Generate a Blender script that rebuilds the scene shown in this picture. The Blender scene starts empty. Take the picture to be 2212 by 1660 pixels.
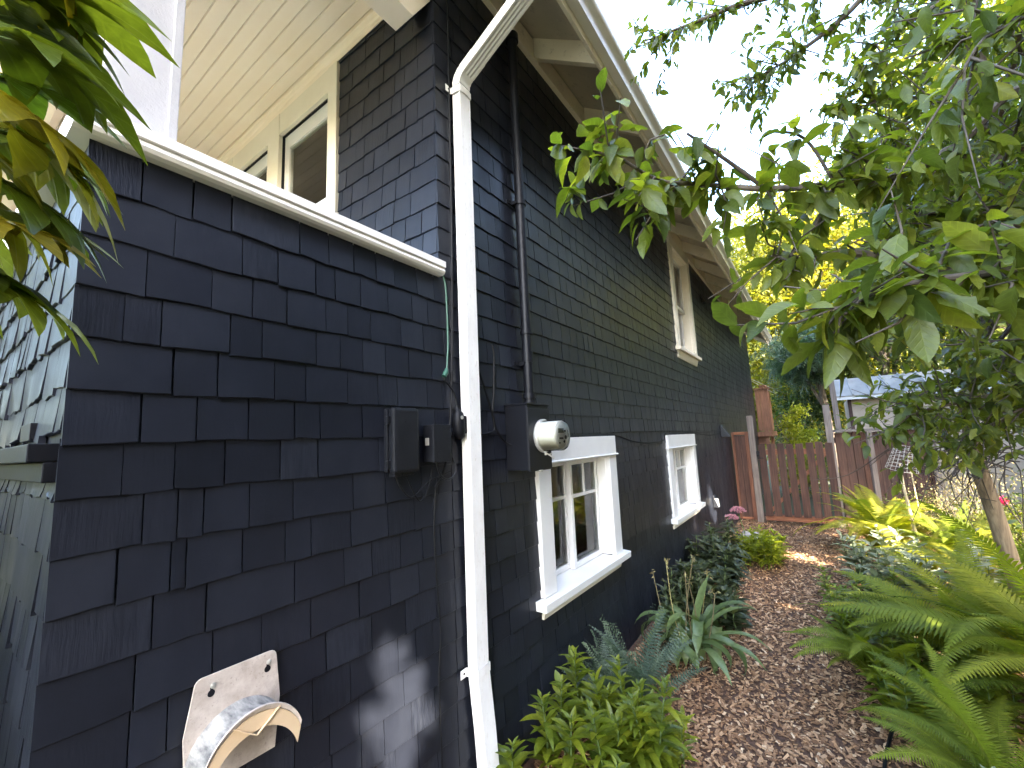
import bpy, bmesh, math, random
import numpy as np
from mathutils import Matrix, Vector
random.seed(7); rng = np.random.default_rng(7)
R = math.radians
S = bpy.context.scene
COL = S.collection

# ------------------------------------------------------------------ camera
CAM = np.array([1.35, 0.0, 1.60])
AX = np.array([[0.81427638, 0.57888654, -0.04294583],      # camera right
               [0.11181351, -0.08382068, 0.99018778],      # camera up
               [0.56960663, -0.81108844, -0.13298053]])    # camera back
cd = bpy.data.cameras.new('camera'); cam = bpy.data.objects.new('camera', cd); COL.objects.link(cam)
cd.sensor_fit = 'HORIZONTAL'; cd.sensor_width = 36.0; cd.lens = 36.0 * 928.94 / 2212.0
cd.clip_start = 0.02; cd.clip_end = 600
mw = Matrix.Identity(4)
for i in range(3):
    for j in range(3): mw[j][i] = AX[i][j]
mw.translation = Vector(CAM)
cam.matrix_world = mw
S.camera = cam

# ------------------------------------------------------------------ sky, sun, exposure
SUN_EL = R(32); SUN_DIR = Vector((0.83, -0.56, 0)).normalized()      # where the sun stands
W = bpy.data.worlds.new('World'); S.world = W; W.use_nodes = True
nt = W.node_tree; nt.nodes.clear()
sk = nt.nodes.new('ShaderNodeTexSky'); sk.sky_type = 'NISHITA'; sk.sun_disc = False
sk.sun_elevation = SUN_EL; sk.sun_rotation = math.atan2(SUN_DIR.x, SUN_DIR.y)
sk.air_density = 1.0; sk.dust_density = 2.4; sk.ozone_density = 1.0
bg = nt.nodes.new('ShaderNodeBackground'); bg.inputs['Strength'].default_value = 0.15
wo = nt.nodes.new('ShaderNodeOutputWorld')
nt.links.new(sk.outputs[0], bg.inputs['Color']); nt.links.new(bg.outputs[0], wo.inputs['Surface'])
sd = bpy.data.lights.new('sun', 'SUN'); sd.energy = 2.9; sd.angle = R(0.55); sd.color = (1.0, 0.89, 0.72)
sun = bpy.data.objects.new('sun', sd); COL.objects.link(sun)
sv = Vector((SUN_DIR.x * math.cos(SUN_EL), SUN_DIR.y * math.cos(SUN_EL), math.sin(SUN_EL)))
sun.rotation_euler = sv.to_track_quat('Z', 'Y').to_euler(); sun.location = (12, -8, 12)
V = S.view_settings; V.view_transform = 'Standard'; V.look = 'None'; V.gamma = 1.0; V.use_curve_mapping = False
V.exposure = 4.3

# ------------------------------------------------------------------ materials
def new_mat(name):
    m = bpy.data.materials.new(name); m.use_nodes = True
    t = m.node_tree; t.nodes.clear()
    o = t.nodes.new('ShaderNodeOutputMaterial')
    return m, t, o
def N(t, kind, **kw):
    n = t.nodes.new(kind)
    for k, v in kw.items():
        if k in n.inputs: n.inputs[k].default_value = v
        else: setattr(n, k, v)
    return n
def coords(t, scale, world=True):
    g = N(t, 'ShaderNodeNewGeometry') if world else N(t, 'ShaderNodeTexCoord')
    mp = N(t, 'ShaderNodeMapping'); mp.inputs['Scale'].default_value = scale
    t.links.new(g.outputs['Position'] if world else g.outputs['Object'], mp.inputs['Vector'])
    return mp
def ramp(t, stops):
    r = N(t, 'ShaderNodeValToRGB'); e = r.color_ramp.elements
    while len(e) < len(stops): e.new(0.5)
    for el, (p, c) in zip(e, stops): el.position = p; el.color = (*c, 1)
    return r
def noise(t, vec, scale, detail=4, rough=0.55):
    n = N(t, 'ShaderNodeTexNoise', Scale=scale, Detail=detail, Roughness=rough); t.links.new(vec.outputs[0], n.inputs['Vector']); return n
def paint(name, c1, c2, rough=0.5, scale=(1, 1, 1), nscale=6, bump=0.15, bscale=40, spec=0.5, metal=0.0, lo=0.3, hi=0.7, dirt=None):
    m, t, o = new_mat(name)
    b = N(t, 'ShaderNodeBsdfPrincipled', Roughness=rough, Metallic=metal); b.inputs['Specular IOR Level'].default_value = spec
    mp = coords(t, scale)
    n = noise(t, mp, nscale, 6, 0.62); r = ramp(t, [(lo, c1), (hi, c2)])
    t.links.new(n.outputs[0], r.inputs[0]); out = r.outputs[0]
    if dirt:
        n3 = noise(t, mp, nscale * 4.3, 8, 0.75); r3 = ramp(t, [(0.56, (0, 0, 0)), (0.72, (1, 1, 1))]); t.links.new(n3.outputs[0], r3.inputs[0])
        mx = N(t, 'ShaderNodeMix', data_type='RGBA'); mx.inputs[7].default_value = (*dirt, 1)
        t.links.new(r3.outputs[0], mx.inputs[0]); t.links.new(out, mx.inputs[6]); out = mx.outputs[2]
    t.links.new(out, b.inputs['Base Color'])
    n2 = noise(t, mp, bscale, 5, 0.6); bp = N(t, 'ShaderNodeBump', Strength=bump, Distance=0.004)
    t.links.new(n2.outputs[0], bp.inputs['Height']); t.links.new(bp.outputs[0], b.inputs['Normal'])
    t.links.new(b.outputs[0], o.inputs['Surface'])
    return m
def wood(name, c1, c2, c3, along='z', rough=0.75):
    m, t, o = new_mat(name)
    b = N(t, 'ShaderNodeBsdfPrincipled', Roughness=rough)
    sc = {'z': (60, 60, 2.5), 'x': (2.5, 60, 60), 'y': (60, 2.5, 60)}[along]
    mp = coords(t, sc); n = noise(t, mp, 1.0, 6, 0.6)
    r = ramp(t, [(0.28, c1), (0.5, c2), (0.75, c3)]); t.links.new(n.outputs[0], r.inputs[0])
    mp2 = coords(t, (1.3, 1.3, 1.3)); n2 = noise(t, mp2, 3, 5)
    at = N(t, 'ShaderNodeAttribute', attribute_name='tint')
    hs = N(t, 'ShaderNodeHueSaturation'); t.links.new(r.outputs[0], hs.inputs['Color'])
    ml = N(t, 'ShaderNodeMath', operation='MULTIPLY_ADD'); ml.inputs[1].default_value = 0.9; ml.inputs[2].default_value = 0.30
    ad = N(t, 'ShaderNodeMath', operation='ADD'); t.links.new(n2.outputs[0], ad.inputs[0]); t.links.new(at.outputs['Fac'], ad.inputs[1])
    t.links.new(ad.outputs[0], ml.inputs[0]); t.links.new(ml.outputs[0], hs.inputs['Value'])
    t.links.new(hs.outputs[0], b.inputs['Base Color'])
    bp = N(t, 'ShaderNodeBump', Strength=0.5, Distance=0.003); t.links.new(n.outputs[0], bp.inputs['Height']); t.links.new(bp.outputs[0], b.inputs['Normal'])
    t.links.new(b.outputs[0], o.inputs['Surface'])
    return m
def leafmat(name, dark, mid, light, trans=0.35, rough=0.42, tcol=None, spec=0.5):
    m, t, o = new_mat(name)
    at = N(t, 'ShaderNodeAttribute', attribute_name='tint')
    r = ramp(t, [(0.0, dark), (0.5, mid), (1.0, light)]); t.links.new(at.outputs['Fac'], r.inputs[0])
    mp = coords(t, (1, 1, 1)); n = noise(t, mp, 45, 4)
    uv = N(t, 'ShaderNodeUVMap', uv_map='leaf'); sx = N(t, 'ShaderNodeSeparateXYZ'); t.links.new(uv.outputs[0], sx.inputs[0])
    ab = N(t, 'ShaderNodeMath', operation='ABSOLUTE'); t.links.new(sx.outputs[1], ab.inputs[0])
    k1 = N(t, 'ShaderNodeMath', operation='MULTIPLY_ADD'); k1.inputs[1].default_value = -1.1; t.links.new(ab.outputs[0], k1.inputs[0]); t.links.new(sx.outputs[0], k1.inputs[2])
    k2 = N(t, 'ShaderNodeMath', operation='MULTIPLY'); k2.inputs[1].default_value = 41.0; t.links.new(k1.outputs[0], k2.inputs[0])
    k3 = N(t, 'ShaderNodeMath', operation='SINE'); t.links.new(k2.outputs[0], k3.inputs[0])
    vr = N(t, 'ShaderNodeMapRange'); vr.inputs[1].default_value = 0.72; vr.inputs[2].default_value = 1.0; t.links.new(k3.outputs[0], vr.inputs[0])
    mr = N(t, 'ShaderNodeMapRange'); mr.inputs[1].default_value = 0.022; mr.inputs[2].default_value = 0.0; t.links.new(ab.outputs[0], mr.inputs[0])
    vm = N(t, 'ShaderNodeMath', operation='MAXIMUM'); t.links.new(vr.outputs[0], vm.inputs[0]); t.links.new(mr.outputs[0], vm.inputs[1])
    vk = N(t, 'ShaderNodeMath', operation='MULTIPLY'); vk.inputs[1].default_value = 0.16; t.links.new(vm.outputs[0], vk.inputs[0])
    hs = N(t, 'ShaderNodeHueSaturation'); ml = N(t, 'ShaderNodeMath', operation='MULTIPLY_ADD'); ml.inputs[1].default_value = 1.0; ml.inputs[2].default_value = 0.48
    t.links.new(n.outputs[0], ml.inputs[0]); va = N(t, 'ShaderNodeMath', operation='ADD'); t.links.new(ml.outputs[0], va.inputs[0]); t.links.new(vk.outputs[0], va.inputs[1]); t.links.new(va.outputs[0], hs.inputs['Value']); t.links.new(r.outputs[0], hs.inputs['Color'])
    b = N(t, 'ShaderNodeBsdfPrincipled', Roughness=rough); b.inputs['Specular IOR Level'].default_value = spec
    t.links.new(hs.outputs[0], b.inputs['Base Color'])
    hh_ = N(t, 'ShaderNodeMath', operation='MULTIPLY_ADD'); hh_.inputs[1].default_value = -0.3; t.links.new(vm.outputs[0], hh_.inputs[0]); t.links.new(n.outputs[0], hh_.inputs[2])
    bp = N(t, 'ShaderNodeBump', Strength=0.45, Distance=0.003); t.links.new(hh_.outputs[0], bp.inputs['Height']); t.links.new(bp.outputs[0], b.inputs['Normal'])
    tr = N(t, 'ShaderNodeBsdfTranslucent')
    g = N(t, 'ShaderNodeMix', data_type='RGBA', blend_type='MULTIPLY'); g.inputs[0].default_value = 1.0
    g.inputs[7].default_value = (*(tcol or (1.9, 2.0, 0.6)), 1); t.links.new(hs.outputs[0], g.inputs[6]); t.links.new(g.outputs[2], tr.inputs['Color'])
    mx = N(t, 'ShaderNodeMixShader'); mx.inputs[0].default_value = trans
    t.links.new(b.outputs[0], mx.inputs[1]); t.links.new(tr.outputs[0], mx.inputs[2]); t.links.new(mx.outputs[0], o.inputs['Surface'])
    return m
def shingle_mat():
    m, t, o = new_mat('shingle paint')
    at = N(t, 'ShaderNodeAttribute', attribute_name='tint'); sp = N(t, 'ShaderNodeSeparateColor'); t.links.new(at.outputs['Color'], sp.inputs[0])
    g = N(t, 'ShaderNodeNewGeometry'); ad = N(t, 'ShaderNodeVectorMath', operation='MULTIPLY_ADD')
    cb = N(t, 'ShaderNodeCombineXYZ')
    m1 = N(t, 'ShaderNodeMath', operation='MULTIPLY'); m1.inputs[1].default_value = 37.0; t.links.new(sp.outputs[2], m1.inputs[0])
    for i in range(3): t.links.new(m1.outputs[0], cb.inputs[i])
    ad.inputs[1].default_value = (1, 1, 1); t.links.new(g.outputs['Position'], ad.inputs[0]); t.links.new(cb.outputs[0], ad.inputs[2])
    # grain: runs up the shingle, wavy
    mp = N(t, 'ShaderNodeMapping'); mp.inputs['Scale'].default_value = (150, 150, 7); t.links.new(ad.outputs[0], mp.inputs['Vector'])
    wv = noise(t, ad, 9, 3); wm = N(t, 'ShaderNodeVectorMath', operation='MULTIPLY_ADD'); wm.inputs[1].default_value = (3.0, 3.0, 0)
    t.links.new(wv.outputs['Color'], wm.inputs[0]); t.links.new(mp.outputs[0], wm.inputs[2])
    gr = N(t, 'ShaderNodeTexNoise', Scale=1.0, Detail=3, Roughness=0.5); t.links.new(wm.outputs[0], gr.inputs['Vector'])
    fine = noise(t, ad, 130, 5, 0.65); blot = noise(t, ad, 12, 6, 0.65)
    # saw marks and streaky wear on some shingles
    mp3 = N(t, 'ShaderNodeMapping'); mp3.inputs['Scale'].default_value = (70, 70, 9); t.links.new(ad.outputs[0], mp3.inputs['Vector'])
    st = noise(t, mp3, 1, 5, 0.7)
    col = ramp(t, [(0.0, (0.0056, 0.0068, 0.0108)), (0.5, (0.0112, 0.0132, 0.0202)), (1.0, (0.0205, 0.0236, 0.0330))])
    c1 = N(t, 'ShaderNodeMath', operation='MULTIPLY_ADD'); c1.inputs[1].default_value = 0.55; c1.inputs[2].default_value = -0.27
    mpw = N(t, 'ShaderNodeMapping'); mpw.inputs['Scale'].default_value = (2.6, 2.6, 0.9); t.links.new(g.outputs['Position'], mpw.inputs['Vector']); wth = noise(t, mpw, 1.6, 7, 0.68)
    wb = N(t, 'ShaderNodeMath', operation='MULTIPLY_ADD'); wb.inputs[1].default_value = 0.9; t.links.new(wth.outputs[0], wb.inputs[0]); t.links.new(c1.outputs[0], wb.inputs[2]); wc = N(t, 'ShaderNodeMath', operation='ADD'); wc.inputs[1].default_value = -0.45; t.links.new(wb.outputs[0], wc.inputs[0])
    t.links.new(blot.outputs[0], c1.inputs[0]); c2 = N(t, 'ShaderNodeMath', operation='ADD'); t.links.new(wc.outputs[0], c2.inputs[0]); t.links.new(sp.outputs[0], c2.inputs[1])
    s1 = N(t, 'ShaderNodeMath', operation='SUBTRACT'); s1.inputs[1].default_value = 0.5; t.links.new(st.outputs[0], s1.inputs[0])
    s2 = N(t, 'ShaderNodeMath', operation='MULTIPLY'); t.links.new(s1.outputs[0], s2.inputs[0]); t.links.new(sp.outputs[1], s2.inputs[1])
    s3 = N(t, 'ShaderNodeMath', operation='MULTIPLY_ADD'); s3.inputs[1].default_value = 1.8; t.links.new(s2.outputs[0], s3.inputs[0]); t.links.new(c2.outputs[0], s3.inputs[2])
    t.links.new(s3.outputs[0], col.inputs[0])
    b = N(t, 'ShaderNodeBsdfPrincipled'); b.inputs['Specular IOR Level'].default_value = 0.27
    t.links.new(col.outputs[0], b.inputs['Base Color'])
    rr = N(t, 'ShaderNodeMapRange'); rr.inputs[3].default_value = 0.48; rr.inputs[4].default_value = 0.30; rr.inputs[1].default_value = 0.3; rr.inputs[2].default_value = 0.7; t.links.new(wth.outputs[0], rr.inputs[0]); t.links.new(rr.outputs[0], b.inputs['Roughness'])
    h1 = N(t, 'ShaderNodeMath', operation='MULTIPLY_ADD'); h1.inputs[2].default_value = 0.06
    h1.inputs[1].default_value = 1.0; t.links.new(sp.outputs[1], h1.inputs[0])
    h2 = N(t, 'ShaderNodeMath', operation='MULTIPLY'); t.links.new(h1.outputs[0], h2.inputs[0]); t.links.new(gr.outputs[0], h2.inputs[1])
    h3 = N(t, 'ShaderNodeMath', operation='MULTIPLY_ADD'); h3.inputs[1].default_value = 0.16; t.links.new(fine.outputs[0], h3.inputs[0]); t.links.new(h2.outputs[0], h3.inputs[2])
    bp = N(t, 'ShaderNodeBump', Strength=0.55, Distance=0.0032); t.links.new(h3.outputs[0], bp.inputs['Height']); t.links.new(bp.outputs[0], b.inputs['Normal'])
    t.links.new(b.outputs[0], o.inputs['Surface'])
    return m
def glass_mat(name, tint=(0.86, 0.88, 0.86), refl=1.45):
    m, t, o = new_mat(name)
    f = N(t, 'ShaderNodeFresnel', IOR=refl); tr = N(t, 'ShaderNodeBsdfTransparent'); tr.inputs[0].default_value = (*tint, 1)
    gl = N(t, 'ShaderNodeBsdfGlossy', Roughness=0.015); gl.inputs[0].default_value = (0.95, 0.95, 0.95, 1)
    mx = N(t, 'ShaderNodeMixShader'); t.links.new(f.outputs[0], mx.inputs[0]); t.links.new(tr.outputs[0], mx.inputs[1]); t.links.new(gl.outputs[0], mx.inputs[2]); t.links.new(mx.outputs[0], o.inputs['Surface'])
    return m
M = {}
M['shingle'] = shingle_mat()
M['dark'] = paint('dark paint', (0.012, 0.013, 0.017), (0.02, 0.0215, 0.027), 0.5, nscale=9)
M['white'] = paint('white trim paint', (0.71, 0.695, 0.665), (0.78, 0.765, 0.735), 0.38, nscale=5, bump=0.12)
M['spout'] = paint('white enamel', (0.74, 0.72, 0.685), (0.82, 0.805, 0.77), 0.36, scale=(1, 1, 0.45), nscale=16, bump=0.18, bscale=30, dirt=(0.60, 0.55, 0.48))
M['cream'] = paint('cream paint', (0.72, 0.655, 0.53), (0.79, 0.735, 0.61), 0.5, nscale=4, bump=0.12)
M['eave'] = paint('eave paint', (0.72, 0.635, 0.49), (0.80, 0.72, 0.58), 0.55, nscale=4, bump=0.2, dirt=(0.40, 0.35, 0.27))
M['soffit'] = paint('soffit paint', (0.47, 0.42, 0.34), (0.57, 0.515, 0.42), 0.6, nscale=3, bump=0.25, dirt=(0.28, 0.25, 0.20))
M['ceiling'] = paint('ceiling paint', (0.86, 0.75, 0.60), (0.90, 0.81, 0.68), 0.55, nscale=3, bump=0.1)
M['pier'] = paint('pier stucco', (0.36, 0.36, 0.375), (0.42, 0.42, 0.435), 0.7, nscale=7, bump=0.35, bscale=120)
M['gutter'] = paint('gutter enamel', (0.62, 0.585, 0.51), (0.70, 0.67, 0.60), 0.28, nscale=6, bump=0.05)
M['boxgrey'] = paint('grey box plastic', (0.0075, 0.0085, 0.0115), (0.0115, 0.0125, 0.016), 0.42, nscale=8, bump=0.12, bscale=200, spec=0.28)
M['black'] = paint('black paint', (0.0038, 0.0043, 0.0066), (0.0065, 0.0072, 0.0105), 0.45, nscale=8, bump=0.1, spec=0.28)
M['cable'] = paint('black cable', (0.0035, 0.0037, 0.0048), (0.006, 0.0064, 0.008), 0.5, nscale=30, bump=0.1, spec=0.2)
M['gcable'] = paint('green cord', (0.020, 0.085, 0.052), (0.03, 0.11, 0.07), 0.45, nscale=30, bump=0.05)
M['pmetal'] = paint('meter aluminium', (0.50, 0.48, 0.43), (0.60, 0.58, 0.52), 0.35, metal=0.5, nscale=20, bump=0.05)
M['dial'] = paint('meter face', (0.60, 0.60, 0.55), (0.66, 0.66, 0.60), 0.5, nscale=20, bump=0.0)
M['lcd'] = paint('meter display', (0.10, 0.11, 0.085), (0.13, 0.14, 0.11), 0.25, nscale=20, bump=0.0)
M['glass'] = glass_mat('window glass')
M['dome'] = glass_mat('meter cover', (0.93, 0.93, 0.90), 1.5)
M['screen'] = paint('insect screen', (0.12, 0.085, 0.075), (0.16, 0.115, 0.10), 0.7, nscale=30, bump=0.1)
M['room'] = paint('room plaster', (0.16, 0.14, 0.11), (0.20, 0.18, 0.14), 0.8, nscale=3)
M['curtain'] = paint('curtain cloth', (0.62, 0.57, 0.46), (0.74, 0.69, 0.58), 0.85, scale=(30, 30, 1), nscale=1.2, bump=0.1)
M['blind'] = paint('rose blind', (0.40, 0.27, 0.23), (0.50, 0.36, 0.31), 0.8, nscale=3)
M['hanger'] = paint('hanger plastic', (0.40, 0.33, 0.28), (0.60, 0.53, 0.47), 0.5, nscale=26, bump=0.2, dirt=(0.25, 0.20, 0.17))
M['hanger2'] = paint('hanger saddle dirt', (0.10, 0.10, 0.10), (0.46, 0.44, 0.40), 0.6, scale=(0.5, 1.6, 1.6), nscale=26, bump=0.2, lo=0.35, hi=0.68)
M['hangerin'] = paint('hanger underside', (0.62, 0.45, 0.27), (0.68, 0.51, 0.32), 0.55, nscale=12, bump=0.1)
M['roofing'] = paint('roof shingles', (0.05, 0.05, 0.05), (0.08, 0.078, 0.075), 0.9, nscale=20)
M['floorwood'] = wood('porch floor', (0.42, 0.30, 0.19), (0.52, 0.39, 0.26), (0.60, 0.47, 0.33), 'x')
M['fence'] = wood('weathered redwood', (0.026, 0.010, 0.006), (0.062, 0.026, 0.0155), (0.115, 0.060, 0.038))
M['fencered'] = wood('fresh redwood', (0.07, 0.025, 0.013), (0.12, 0.045, 0.022), (0.17, 0.074, 0.037))
M['fencex'] = wood('redwood rail', (0.15, 0.052, 0.024), (0.23, 0.085, 0.038), (0.31, 0.13, 0.06), 'x')
M['greywood'] = wood('grey weathered wood', (0.10, 0.075, 0.06), (0.17, 0.135, 0.11), (0.25, 0.205, 0.17))
M['greywoodx'] = wood('grey weathered cap', (0.10, 0.08, 0.07), (0.16, 0.135, 0.12), (0.22, 0.19, 0.17), 'x')
M['deckwood'] = wood('deck redwood', (0.11, 0.045, 0.022), (0.19, 0.085, 0.045), (0.27, 0.135, 0.075))
M['bark'] = wood('bark', (0.045, 0.032, 0.022), (0.085, 0.064, 0.046), (0.14, 0.11, 0.08))
M['paletrunk'] = wood('pale trunk', (0.085, 0.060, 0.040), (0.19, 0.14, 0.088), (0.32, 0.24, 0.15))
M['twig'] = paint('twig bark', (0.05, 0.037, 0.028), (0.10, 0.078, 0.058), 0.8, nscale=40)
M['stake'] = wood('bamboo stake', (0.30, 0.23, 0.14), (0.40, 0.32, 0.20), (0.50, 0.41, 0.28))
M['shedwall'] = paint('shed stucco', (0.46, 0.36, 0.255), (0.54, 0.43, 0.32), 0.85, nscale=5, bump=0.4, bscale=60, dirt=(0.38, 0.29, 0.20))
M['sheddark'] = paint('shed corner board', (0.06, 0.03, 0.022), (0.09, 0.045, 0.033), 0.7)
M['tin'] = paint('galvanised roofing', (0.15, 0.145, 0.135), (0.24, 0.232, 0.215), 0.75, metal=0.0, nscale=5, scale=(1, 0.2, 1))
M['wire'] = paint('galvanised wire', (0.42, 0.41, 0.39), (0.52, 0.51, 0.48), 0.4, metal=0.4, nscale=20)
M['stone'] = paint('grey stone', (0.20, 0.19, 0.185), (0.28, 0.27, 0.26), 0.9, nscale=9, bump=0.5)
M['soil'] = paint('bark mulch soil', (0.040, 0.020, 0.011), (0.13, 0.066, 0.036), 0.95, nscale=38, bump=1.0, bscale=70)
M['yard'] = paint('yard ground', (0.030, 0.038, 0.016), (0.060, 0.066, 0.030), 0.95, nscale=9, bump=0.6)
M['petal'] = leafmat('pink petals', (0.42, 0.16, 0.20), (0.55, 0.27, 0.31), (0.66, 0.40, 0.43), 0.3, 0.6, (1.2, 1.0, 1.0))
M['rose'] = leafmat('rose petals', (0.45, 0.01, 0.07), (0.60, 0.02, 0.11), (0.70, 0.05, 0.16), 0.3, 0.5, (1.1, 0.7, 0.9))
M['fruit'] = leafmat('fruit leaves', (0.050, 0.074, 0.016), (0.118, 0.142, 0.020), (0.22, 0.222, 0.028), 0.5, 0.40)
M['fatsia'] = leafmat('fatsia leaves', (0.050, 0.085, 0.012), (0.105, 0.135, 0.016), (0.24, 0.175, 0.018), 0.5, 0.30, (1.7, 1.6, 0.5))
M['sunny'] = leafmat('sunlit leaves', (0.075, 0.100, 0.012), (0.145, 0.155, 0.016), (0.24, 0.21, 0.024), 0.5, 0.45, (1.6, 1.5, 0.45))
M['mid'] = leafmat('mid green leaves', (0.026, 0.044, 0.011), (0.058, 0.080, 0.017), (0.11, 0.130, 0.026), 0.42, 0.42)
M['ash'] = leafmat('ash leaflets', (0.026, 0.050, 0.030), (0.052, 0.086, 0.048), (0.095, 0.13, 0.065), 0.3, 0.4, (1.3, 1.6, 0.8))
M['cedar'] = leafmat('cedar sprays', (0.014, 0.032, 0.010), (0.028, 0.055, 0.014), (0.055, 0.090, 0.02), 0.3, 0.55)
M['conifer'] = leafmat('conifer sprays', (0.008, 0.016, 0.010), (0.014, 0.026, 0.016), (0.024, 0.040, 0.022), 0.06, 0.7, (1.0, 1.2, 0.8), 0.2)
M['lime'] = leafmat('lime leaves', (0.16, 0.20, 0.015), (0.25, 0.28, 0.02), (0.36, 0.36, 0.03), 0.5, 0.45, (1.4, 1.4, 0.4))
M['fern'] = leafmat('fern pinnae', (0.070, 0.112, 0.016), (0.160, 0.190, 0.018), (0.30, 0.27, 0.020), 0.42, 0.62, (1.7, 1.9, 0.4), 0.25)
M['silver'] = leafmat('silver felt leaves', (0.115, 0.140, 0.085), (0.185, 0.205, 0.128), (0.27, 0.285, 0.18), 0.25, 0.8, (1.2, 1.3, 0.8), 0.2)
M['bright'] = leafmat('bright leaves', (0.055, 0.092, 0.010), (0.125, 0.160, 0.014), (0.22, 0.235, 0.018), 0.38, 0.34)
M['strap'] = leafmat('strap leaves', (0.050, 0.080, 0.032), (0.095, 0.132, 0.046), (0.155, 0.185, 0.062), 0.25, 0.38, (1.4, 1.6, 0.6))
M['helle'] = leafmat('dark leaves', (0.020, 0.032, 0.015), (0.045, 0.058, 0.023), (0.11, 0.115, 0.035), 0.22, 0.40, (1.3, 1.5, 0.6))
M['yarrow'] = leafmat('yarrow leaves', (0.032, 0.058, 0.036), (0.072, 0.105, 0.066), (0.14, 0.175, 0.115), 0.22, 0.5, (1.2, 1.5, 0.8))
M['dry'] = leafmat('dry stems', (0.15, 0.115, 0.055), (0.25, 0.20, 0.085), (0.36, 0.31, 0.13), 0.3, 0.7, (1.2, 1.2, 0.6))
M['stem'] = leafmat('green stems', (0.05, 0.08, 0.025), (0.09, 0.13, 0.04), (0.14, 0.18, 0.06), 0.15, 0.5)
M['chip'] = None
def chip_mat():
    m, t, o = new_mat('wood chips')
    at = N(t, 'ShaderNodeAttribute', attribute_name='tint')
    r = ramp(t, [(0.0, (0.075, 0.035, 0.016)), (0.4, (0.25, 0.130, 0.060)), (0.75, (0.45, 0.275, 0.145)), (1.0, (0.66, 0.49, 0.31))])
    t.links.new(at.outputs['Fac'], r.inputs[0]); b = N(t, 'ShaderNodeBsdfPrincipled', Roughness=0.8)
    mp = coords(t, (1, 1, 1)); n = noise(t, mp, 220, 4); hs = N(t, 'ShaderNodeHueSaturation'); ml = N(t, 'ShaderNodeMath', operation='MULTIPLY_ADD'); ml.inputs[1].default_value = 0.8; ml.inputs[2].default_value = 0.6
    t.links.new(n.outputs[0], ml.inputs[0]); t.links.new(ml.outputs[0], hs.inputs['Value']); t.links.new(r.outputs[0], hs.inputs['Color']); t.links.new(hs.outputs[0], b.inputs['Base Color'])
    t.links.new(b.outputs[0], o.inputs['Surface']); return m
M['chip'] = chip_mat()

# ------------------------------------------------------------------ object helpers
WORLD = {}      # world origin of every object
def tag(o, label=None, cat=None, group=None, kind=None):
    if label: o['label'] = label
    if cat: o['category'] = cat
    if group: o['group'] = group
    if kind: o['kind'] = kind
    return o
def empty(name, loc, label=None, cat=None, group=None):
    o = bpy.data.objects.new(name, None); o.empty_display_size = 0.1; o.location = loc; COL.objects.link(o)
    WORLD[o.name] = np.array(loc, float); return tag(o, label, cat, group)
def link_mesh(name, me, origin, parent=None):
    o = bpy.data.objects.new(name, me); COL.objects.link(o)
    pw = WORLD[parent.name] if parent else np.zeros(3)
    o.location = Vector(np.array(origin) - pw)
    if parent: o.parent = parent
    WORLD[o.name] = np.array(origin, float)
    return o
def set_tint(me, tints):
    """tints: one value or rgb per face"""
    a = me.color_attributes.new('tint', 'FLOAT_COLOR', 'CORNER')
    tints = np.asarray(tints, dtype=np.float32)
    if tints.ndim == 1: tints = np.stack([tints] * 3, 1)
    ls = np.empty(len(me.polygons), np.int32); me.polygons.foreach_get('loop_total', ls)
    c = np.repeat(tints, ls, axis=0); c = np.concatenate([c, np.ones((len(c), 1), np.float32)], 1)
    a.data.foreach_set('color', c.ravel().astype(np.float32))
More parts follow.
